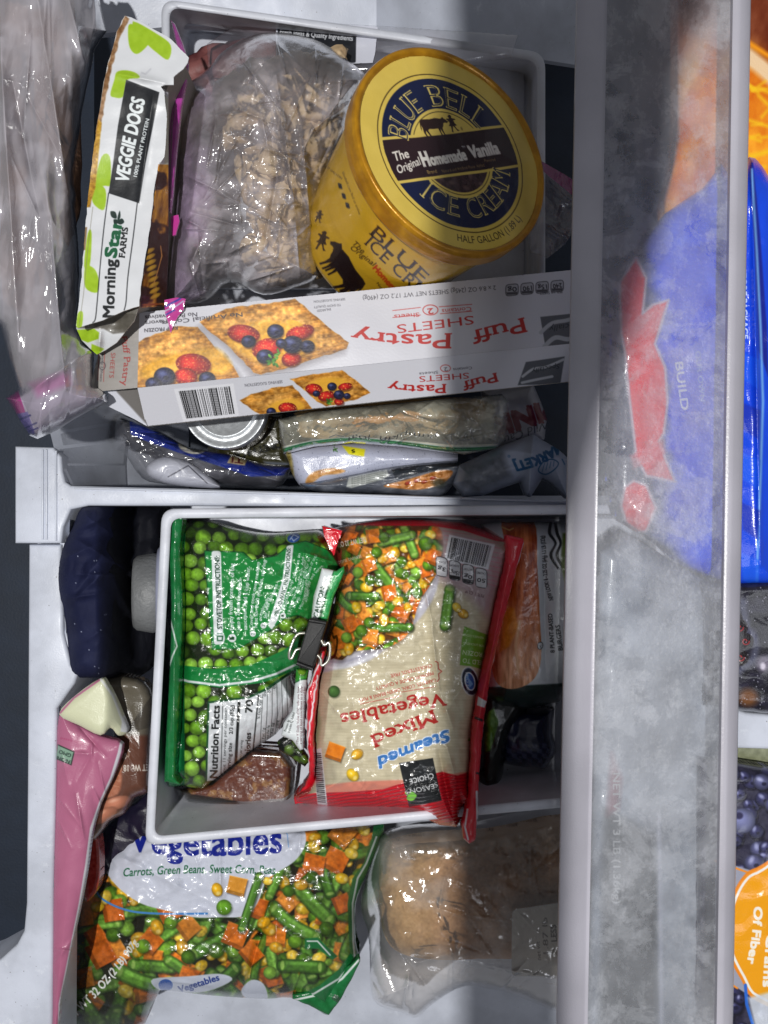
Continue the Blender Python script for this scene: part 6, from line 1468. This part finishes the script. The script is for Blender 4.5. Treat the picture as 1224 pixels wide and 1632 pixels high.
def big_veg_bag():
    t = thing('vegetable_bag', 'large bag of vegetables with white cloud panel and blue lettering at bottom left', 'bag', PV(350, 1450, -.24))
    out = [(180, 1330), (232, 1298), (300, 1298), (600, 1298), (606, 1334), (590, 1380), (573, 1420), (566, 1450), (567, 1500), (573, 1528), (560, 1560), (536, 1600), (522, 1618), (500, 1606), (462, 1590), (420, 1592), (330, 1586), (262, 1578), (252, 1584), (240, 1606), (215, 1640), (90, 1640), (92, 1600), (104, 1560), (118, 1500), (132, 1430), (148, 1370)]
    c = Canvas(84, 1290, 612, 1645, (30, 36, 20), .8); X, Y = c.X, c.Y
    veg_pile(c, [(84, 1290), (612, 1290), (612, 1645), (84, 1645)], 31, 1.45, (3, 3.4, 2.6, 2.0), (36, 34, 20), 15)
    R = random.Random(7)
    for a in ((400, 1450, 120, 14, -1.25), (500, 1440, 70, 22, .8), (470, 1470, 80, 20, .6), (440, 1400, 60, 14, -1.2), (416, 1530, 100, 12, -1.3), (520, 1390, 70, 17, 1.4), (345, 1500, 80, 22, -.5), (350, 1560, 60, 20, -.6), (230, 1560, 80, 24, .3), (560, 1500, 50, 18, -1.1), (480, 1540, 60, 20, .05), (300, 1450, 60, 18, .2), (455, 1365, 40, 16, .1)): pr_bean(c, *a, R, R.uniform(-.6, .6))
    for a in ((535, 1372, 18), (500, 1378, 17), (408, 1448, 16), (375, 1492, 18), (180, 1450, 17), (268, 1450, 18), (300, 1478, 16), (440, 1495, 15), (160, 1520, 20), (240, 1500, 16), (545, 1440, 14), (400, 1520, 15), (152, 1400, 15)): pr_cube(c, *a, R)
    for a in ((428, 1480, 14), (420, 1470, 12), (500, 1350, 12), (560, 1360, 12), (168, 1430, 13), (155, 1445, 12), (290, 1510, 14), (250, 1478, 14), (440, 1510, 12), (545, 1400, 12), (480, 1410, 12), (200, 1580, 14)): pr_corn(c, *a, R)
    for a in ((497, 1398, 11), (460, 1420, 10), (228, 1508, 12), (300, 1525, 12), (345, 1515, 13), (272, 1470, 11), (180, 1490, 12), (520, 1480, 12), (470, 1500, 12), (400, 1570, 12), (430, 1550, 11)): pr_pea(c, *a, R)
    # dark left part
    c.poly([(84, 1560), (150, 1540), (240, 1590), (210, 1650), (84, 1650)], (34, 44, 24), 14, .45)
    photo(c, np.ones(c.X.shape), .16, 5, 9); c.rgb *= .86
    # white cloud panel
    cl = cr([(165, 1345), (180, 1325), (230, 1300), (330, 1290), (430, 1290), (470, 1300), (486, 1325), (486, 1348), (470, 1372), (440, 1392), (424, 1404), (410, 1440), (390, 1460), (350, 1462), (310, 1462), (268, 1452), (225, 1440), (190, 1416), (166, 1385), (160, 1362)], 5)
    c.poly(cl, (198, 202, 216), 1); c.line(cr([(148, 1400), (160, 1430), (200, 1450), (250, 1456), (330, 1456)], 6, False), 3.2, (70, 130, 196)); c.line([(440, 1300), (458, 1330), (460, 1350)], 1.4, (120, 160, 210))
    c.text('Vegetables', (206, 1356), (448, 1358), 44, (26, 40, 140), bold=.02, wave=lambda t: -6*np.sin(t*3.14))
    c.text('Carrots, Green Beans, Sweet Corn, Peas', (196, 1396), (438, 1392), 13, (20, 96, 58), bold=.012, it=.15, wave=lambda t: 3.5*np.sin(t*3.14)-1)
    pr_cube(c, 377, 1412, 14, R, .2, (214, 146, 50)); pr_corn(c, 346, 1418, 12, R, 1.3); pr_pea(c, 357, 1446, 13, R, (104, 160, 40)); pr_corn(c, 426, 1404, 9, R); pr_bean(c, 399, 1438, 88, 13, -1.25, R)
    # bottom blue label and green seal
    q = cr([(244, 1560), (300, 1556), (350, 1552), (370, 1562), (330, 1580), (280, 1582), (250, 1576)], 4); c.poly(q, (200, 206, 222), 1); c.ell(264, 1570, 12, 10, 0, (34, 84, 170)); c.text('Vegetables', (286, 1582), (350, 1562), 10, (34, 60, 140), bold=.03)
    q = cr([(384, 1580), (400, 1562), (420, 1568), (426, 1594), (400, 1596)], 4); c.poly(q, (200, 206, 222), 1)
    c.text('NET WT 32 OZ (2 LB) 907g', (108, 1632), (232, 1516), 15, (206, 208, 204), bold=.02, wave=lambda t: 26*t*t-8*t, h1=11)
    c.text('FROZEN', (102, 1560), (128, 1530), 8, (110, 106, 90)); c.text('COOK THOROUGHLY', (104, 1570), (144, 1524), 6, (110, 106, 90)); c.text('prior to shown text', (104, 1582), (152, 1540), 6, (110, 106, 90), it=.2)
    gs = [(612, 1295), (598, 1298), (592, 1340), (580, 1375), (562, 1400), (554, 1440), (556, 1490), (558, 1520), (540, 1545), (510, 1570), (490, 1580), (466, 1582), (470, 1600), (520, 1630), (612, 1640)]
    c.poly(gs, (22, 104, 52), 1, noise=16, ns=12); c.line([(600, 1334), (584, 1376), (570, 1400), (562, 1440), (563, 1500), (566, 1530), (540, 1560), (500, 1584), (468, 1592)], 3, (208, 216, 214))
    c.poly([(486, 1496), (506, 1494), (520, 1508), (538, 1524), (530, 1530), (508, 1512), (486, 1512)], (24, 100, 52), 1); c.line([(490, 1500), (506, 1500), (526, 1522)], 2.4, (190, 200, 196))
    def z(X, Y, sd):
        h = -.16+pillow(sd, 70, .055)+(fbm(X, Y, 30, 3, 5)-.5)*.008*sstep(0, 40, -sd)+(fbm(X, Y, 12, 2, 7)-.5)*.0008+crumple(X, Y, 60, 253)*.004+crumple(X, Y, 26, 257)*.0010+creases(X, Y, 45, 16, (120, 1320, 580, 1600), .0022, 3, (30, 110))
        for a, b, w, am in (((430, 1440), (384, 1600), 8, -.012), ((350, 1350), (352, 1460), 5, .004), ((440, 1460), (440, 1580), 7, .006), ((200, 1370), (340, 1440), 6, .003), ((250, 1590), (200, 1470), 9, -.007), ((470, 1390), (480, 1330), 5, .003), ((500, 1480), (540, 1540), 6, .004)):
            h += crease(X, Y, a, b, w, am)
        return h-.02*sstep(1330, 1300, Y)
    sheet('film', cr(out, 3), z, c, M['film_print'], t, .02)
    c = Canvas(455, 1520, 580, 1622, (22, 108, 54), .8); c.rgb += ((fbm(c.X, c.Y, 10, 3, 5)-.5)*40)[..., None]
    c.line([(572, 1530), (545, 1560), (505, 1586), (468, 1594)], 3.4, (212, 218, 216)); 
    for i in range(5): c.line([(530+i*3, 1592+i*2), (534+i*3, 1586+i*2)], 2, (60, 60, 60))
    sl = [(572, 1524), (574, 1532), (560, 1562), (538, 1600), (524, 1618), (500, 1606), (466, 1592), (466, 1584), (504, 1576), (540, 1552)]
    sheet('end_seal', jag(sl, 8, .8, 3), lambda X, Y, sd: -.128+crumple(X, Y, 16, 263)*.003+pillow(sd, 8, .004), c, M['film_print'], t, .006)
big_veg_bag()

def bread_bag():
    t = thing('loaf_bag', 'clear bag with a white weight sticker wrapped around a frosty loaf', 'bag', PV(730, 1460, -.24))
    m = Canvas(575, 1290, 960, 1540, (160, 128, 92), 1); X, Y = m.X, m.Y
    n = fbm(X, Y, 18, 4, 3); n2 = fbm(X, Y, 4, 3, 9); g = sstep(640, 760, X+60*(n-.5))
    m.rgb[:] = (np.array([196, 154, 100])*(1-g[..., None])+np.array([182, 132, 88])*g[..., None])+((n-.5)*50)[..., None]+((n2-.5)*34)[..., None]
    fr = sstep(1370, 1335, Y+(n2-.5)*30)*sstep(610, 640, X); m.rgb = m.rgb*(1-.45*fr[..., None])+np.array([196, 186, 172])*.45*fr[..., None]
    o = cr([(606, 1375), (625, 1350), (680, 1338), (780, 1332), (950, 1320), (950, 1535), (870, 1530), (780, 1528), (700, 1530), (640, 1520), (612, 1490), (604, 1430)], 4)
    tag(sheet('bread_loaf', o, lambda X, Y, sd: -.20+pillow(sd, 55, .06)+(fbm(X, Y, 22, 3, 6)-.5)*.006+(fbm(X, Y, 5, 2, 8)-.5)*.0014, m, M['matte_print'], None, .02), 'frosty brown loaf inside the clear bag at the bottom of the picture', 'bread')
    c = film_canvas(560, 1290, 960, 1632, (200, 192, 186), .12, seed=271, edge=.5, fold=26); X, Y = c.X, c.Y
    gk = sstep(620, 590, X)*sstep(1480, 1400, Y); c.rgb = c.rgb*(1-gk[..., None]*.6)+np.array([70, 116, 80])*gk[..., None]*.6; c.a = np.clip(c.a+gk*.3+.35*sstep(1500, 1560, Y), 0, .9)
    q = rq([(816, 1450), (895, 1438), (960, 1436), (960, 1550), (880, 1556), (815, 1556)], 8, 3)
    old = c.rgb.copy(); c.poly(q, (150, 144, 136)); sl, mm = c.mask(q); c.a[sl] = np.maximum(c.a[sl], mm*.93)
    K = (56, 50, 48); c.text('1.87 lb', (874, 1520), (872, 1462), 8, K, bold=.01); c.text('LESS', (888, 1500), (886, 1474), 9, K, bold=.03); c.text('net wt', (862, 1530), (860, 1500), 6, K)
    out = cr([(600, 1340), (640, 1316), (760, 1310), (950, 1296), (950, 1600), (800, 1580), (740, 1572), (690, 1600), (664, 1622), (640, 1614), (600, 1600), (590, 1570), (588, 1500), (574, 1440), (590, 1380)], 4)
    def z(X, Y, sd):
        h = -.165+pillow(sd, 60, .045)+crumple(X, Y, 40, 273)*.007+crumple(X, Y, 15, 277)*.0026+creases(X, Y, 55, 26, (590, 1320, 900, 1610), .004, 3.2, (30, 120))
        for a, b, w, am in (((690, 1450), (722, 1520), 6, .005), ((722, 1520), (640, 1540), 6, .004), ((690, 1445), (750, 1465), 5, .004), ((652, 1550), (646, 1600), 5, .008), ((730, 1530), (880, 1560), 5, .006), ((590, 1480), (640, 1600), 7, -.006)):
            h += crease(X, Y, a, b, w, am)
        return h
    sheet('film', out, z, c, M['clear'], t, .0005, back=False)
bread_bag()

# ================================================================== behind and beside the frosted bin: bags of the door side
def right_side():
    zb = .055
    # orange fruit bag
    c = Canvas(1030, -40, 1300, 420, (232, 130, 20), 1); X, Y = c.X, c.Y
    n = fbm(X+Y*.4, Y*.5-X*.3, 30, 5, 3); c.rgb += ((n-.5)*130)[..., None]*np.array([.6, 1, .5])
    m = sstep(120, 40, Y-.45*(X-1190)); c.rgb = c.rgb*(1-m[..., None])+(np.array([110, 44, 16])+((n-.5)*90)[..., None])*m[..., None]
    c.line([(1180, 80), (1215, 108), (1260, 150)], 26, (240, 210, 170), .95, 5); c.line([(1165, 50), (1260, 112)], 8, (240, 150, 20), 1, 3)
    R = random.Random(4)
    for i in range(26): 
        a, b = R.uniform(1185, 1240), R.uniform(120, 360); c.line([(a, b), (a+R.uniform(10, 40), b+R.uniform(-22, 22))], R.uniform(3, 8), (250, 200, 30), .8, 3)
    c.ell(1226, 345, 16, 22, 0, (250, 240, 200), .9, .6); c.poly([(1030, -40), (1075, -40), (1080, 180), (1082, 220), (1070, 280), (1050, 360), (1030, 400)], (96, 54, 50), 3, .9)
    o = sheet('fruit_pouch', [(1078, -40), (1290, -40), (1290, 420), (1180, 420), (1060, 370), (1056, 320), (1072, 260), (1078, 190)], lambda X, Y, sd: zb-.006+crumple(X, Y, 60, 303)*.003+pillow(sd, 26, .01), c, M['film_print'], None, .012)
    tag(o, 'glossy pouch printed with bright orange slices at the top right corner', 'pouch')
    # blue bag with red shape
    c = Canvas(940, 240, 1260, 960, (30, 70, 232), 1); X, Y = c.X, c.Y
    c.rgb += ((fbm(X, Y, 40, 4, 3)-.5)*60)[..., None]*np.array([.8, 1, .6])
    gm = sstep(0, 40, 1060-X-(Y-380)*-.05+(fbm(X, Y, 50, 3, 7)-.5)*60); c.rgb = c.rgb*(1-gm[..., None])+np.array([74, 78, 96])*gm[..., None]
    RED = (226, 36, 48)
    s1 = [(1014, 410), (1030, 444), (1024, 500), (1040, 486), (1066, 478), (1044, 548), (1060, 585), (1064, 640), (1058, 690), (1050, 704), (1060, 730), (1076, 768), (1030, 758), (1014, 728), (1010, 690), (1004, 640), (996, 560), (990, 530), (988, 450)]
    s2 = [(996, 776), (1010, 766), (1030, 774), (1046, 810), (1030, 846), (1018, 850), (998, 834), (990, 806)]
    for s_ in (s1, s2): c.poly(s_, RED, 3); c.line(s_+[s_[0]], 4.2, (206, 208, 216), .85, 2.2)
    c.poly([(1004, 726), (1058, 700), (1062, 722), (1010, 748)], (220, 90, 96), 3, .6)
    c.text('BUILD', (1076, 578), (1086, 654), 12, (206, 214, 236), bold=.03); c.text('OUR OWN', (1108, 560), (1116, 640), 8, (150, 170, 226), bold=.02)
    # folds outside on the right
    K = (14, 26, 110)
    c.poly([(1186, 260), (1224, 300), (1240, 940), (1166, 940), (1178, 600), (1184, 400)], (18, 70, 216), 2)
    for p in ([(1194, 252), (1200, 256), (1212, 380), (1222, 520), (1224, 600), (1210, 560), (1204, 420), (1196, 300)],): c.poly(p, (20, 34, 140), 1.5)
    c.line([(1198, 270), (1206, 400), (1212, 520), (1216, 640), (1212, 760), (1206, 925)], 4, (120, 176, 236), .9, 1.5)
    for i, y in enumerate((560, 640, 720, 800, 880)): c.poly([(1180, y), (1212, y+14), (1208, y+60), (1184, y+44)], (30, 50, 170) if i % 2 else (24, 90, 230), 2, .8)
    c.text('STORE PACKAGE', (1180, 428), (1183, 540), 9, (206, 220, 246), bold=.03)
    o = sheet('blue_bag', jag([(1194, 250), (1176, 300), (1150, 260), (1120, 300), (1060, 340), (1020, 390), (985, 430), (975, 600), (972, 780), (990, 830), (1040, 860), (1100, 905), (1160, 930), (1240, 928), (1250, 600), (1240, 300), (1204, 252)], 20, 2, 3), lambda X, Y, sd: zb+.004+crumple(X, Y, 50, 313)*.004+pillow(sd, 30, .014)+crease(X, Y, (1198, 260), (1212, 900), 5, .006), c, M['film_print'], None, .012)
    tag(o, 'blue bag with a red emblem, partly seen through the frosted bin', 'bag')
    # grey-white bag glimpsed through the frost lower down
    c = Canvas(930, 840, 1180, 1640, (138, 144, 154), 1); X, Y = c.X, c.Y
    c.rgb += ((fbm(X, Y, 60, 4, 5)-.5)*110)[..., None]
    dk = [(965, 1290), (1040, 1330), (1048, 1400), (1046, 1640), (955, 1640), (960, 1500), (962, 1380)]; c.poly(dk, (46, 48, 48), 8, .9, noise=30, ns=20)
    c.poly([(975, 1200), (990, 1240), (985, 1290), (968, 1300)], (120, 60, 66), 6, .7)
    c.text('NET WT 3 LB (1.36kg)', (977, 1232), (978, 1440), 11, (170, 172, 172), bold=.02); c.line([(1050, 1300), (1054, 1640)], 4, (196, 198, 216), .7, 4)
    o = sheet('frosty_bag', [(955, 880), (1000, 850), (1080, 900), (1150, 940), (1150, 1640), (936, 1640), (945, 1200)], lambda X, Y, sd: zb-.01+crumple(X, Y, 60, 323)*.004+pillow(sd, 30, .01), c, M['film_soft'], None, .012)
    tag(o, 'greyish bag with pale weight lettering seen through the lower frosted bin', 'bag')
    # berry bags on the far right
    c = Canvas(1100, 915, 1260, 1180, (26, 24, 36), .9); X, Y = c.X, c.Y
    c.rgb += ((fbm(X, Y, 12, 4, 3)-.5)*50)[..., None]*np.array([.8, .8, 1.1])
    c.line(cr([(1184, 960), (1190, 1000), (1204, 1020), (1200, 1050), (1176, 1070)], 5, False), 12, (96, 100, 124), .6, 4)
    for (x, y, r) in ((1178, 1000, 10), (1188, 1022, 9), (1180, 1048, 9), (1172, 985, 7)):
        c.ell(x, y, r+5, r+5, 0, (20, 12, 18)); c.line([(x+r*.7*math.cos(a)*(1-a/9), y+r*.7*math.sin(a)*(1-a/9)) for a in np.linspace(0, 6, 16)], 1.6, (170, 36, 40))
    c.ell(1218, 1058, 16, 18, 0, (120, 112, 130), .8, .5); c.ell(1216, 1062, 6, 8, 0, (226, 220, 236), .8, .6)
    c.ell(1192, 1112, 22, 20, 0, (124, 78, 40), .85, .6); R = random.Random(5)
    for i in range(60): c.ell(R.uniform(1170, 1230), R.uniform(925, 1130), 1, 1.4, 0, (190, 190, 206), .8, .6)
    o = sheet('berry_pouch', jag([(1120, 926), (1250, 924), (1250, 1140), (1200, 1134), (1120, 1124)], 12, 1.3, 2), lambda X, Y, sd: zb+pillow(sd, 18, .012)+crumple(X, Y, 30, 333)*.003, c, M['film_print'], None, .01)
    tag(o, 'black pouch with red scroll print and dark berries right of the bin', 'pouch')
    c = Canvas(1100, 1190, 1260, 1720, (44, 42, 62), .9); X, Y = c.X, c.Y
    c.rgb += ((fbm(X, Y, 14, 4, 5)-.5)*60)[..., None]; R = random.Random(8)
    for i in range(70):
        x, y, r = R.uniform(1150, 1240), R.choice((R.uniform(1205, 1400), R.uniform(1570, 1700))), R.uniform(9, 18)
        c.ell(x+2, y+3, r*1.1, r, 0, (16, 14, 24), .7, .3); c.ell(x, y, r, r*.9, 0, R.choice([(64, 64, 104), (50, 50, 88), (84, 86, 124)]), 1, .12, .6); c.ell(x+r*.2, y+r*.2, r*.3, r*.25, 0, (26, 26, 46), .8, .4); c.ell(x-r*.25, y-r*.3, r*.5, r*.3, R.uniform(0, 3), (176, 180, 218), .7, .7)
    c.ell(1184, 1308, 21, 21, 0, (112, 116, 158), 1, .1, .5); c.ell(1178, 1300, 8, 7, 0, (50, 48, 80), 1, .4)
    q = [(1140, 1370), (1200, 1388), (1224, 1376), (1260, 1380), (1260, 1600), (1190, 1584), (1140, 1552)]; c.poly(q, (150, 152, 168), 1); c.line([(1140, 1372), (1196, 1392)], 3, (232, 140, 40)); c.line([(1140, 1552), (1175, 1575)], 3, (232, 140, 40))
    bd = cr([(1158, 1480), (1164, 1440), (1182, 1402), (1206, 1384), (1262, 1378), (1262, 1590), (1206, 1594), (1182, 1560), (1162, 1520)], 5)
    c.poly(bd, (234, 140, 24)); c.line(bd+[bd[0]], 3, (226, 130, 30)); bi = [(1214+(x-1214)*.9, 1488+(y-1488)*.93) for x, y in bd]; c.line(bi+[bi[0]], 4, (232, 232, 226)); bi = [(1214+(x-1214)*.84, 1488+(y-1488)*.90) for x, y in bd]; c.poly(bi, (232, 156, 16))
    c.text('Of Fiber', (1202, 1445), (1190, 1535), 13, (238, 232, 220), bold=.05, wave=lambda t: 3*np.sin(t*3)); c.text('Grams', (1222, 1490), (1216, 1572), 13, (238, 232, 220), bold=.05)
    c.line([(1188, 1570), (1190, 1600), (1202, 1640)], 5, (40, 100, 200)); c.poly([(1192, 1590), (1230, 1580), (1230, 1640), (1204, 1640)], (200, 206, 216), 3, .9)
    o = sheet('berry_bag', [(1110, 1205), (1250, 1226), (1250, 1715), (1110, 1715)], lambda X, Y, sd: zb+pillow(sd, 30, .014)+crumple(X, Y, 36, 343)*.003, c, M['film_print'], None, .01)
    tag(o, 'blueberry bag with an orange badge reading about fiber at the lower right', 'bag')
    tag(solid('door_shelf', [(1110, 1128), (1172, 1130), (1190, 1136), (1260, 1142), (1260, 1196), (1110, 1192)], .0, .05, M['white'], None, .003), 'pale plastic shelf edge between the two dark berry bags', 'shelf')
    c = Canvas(1100, 1180, 1260, 1240, (120, 124, 96), 1); c.rgb += ((fbm(c.X, c.Y, 8, 3, 3)-.5)*50)[..., None]
    tag(sheet('pale_pouch', [(1110, 1186), (1250, 1190), (1250, 1232), (1110, 1212)], .042, c, M['film_soft'], None, .006), 'thin yellowish pouch edge under the pale shelf', 'pouch')
right_side()
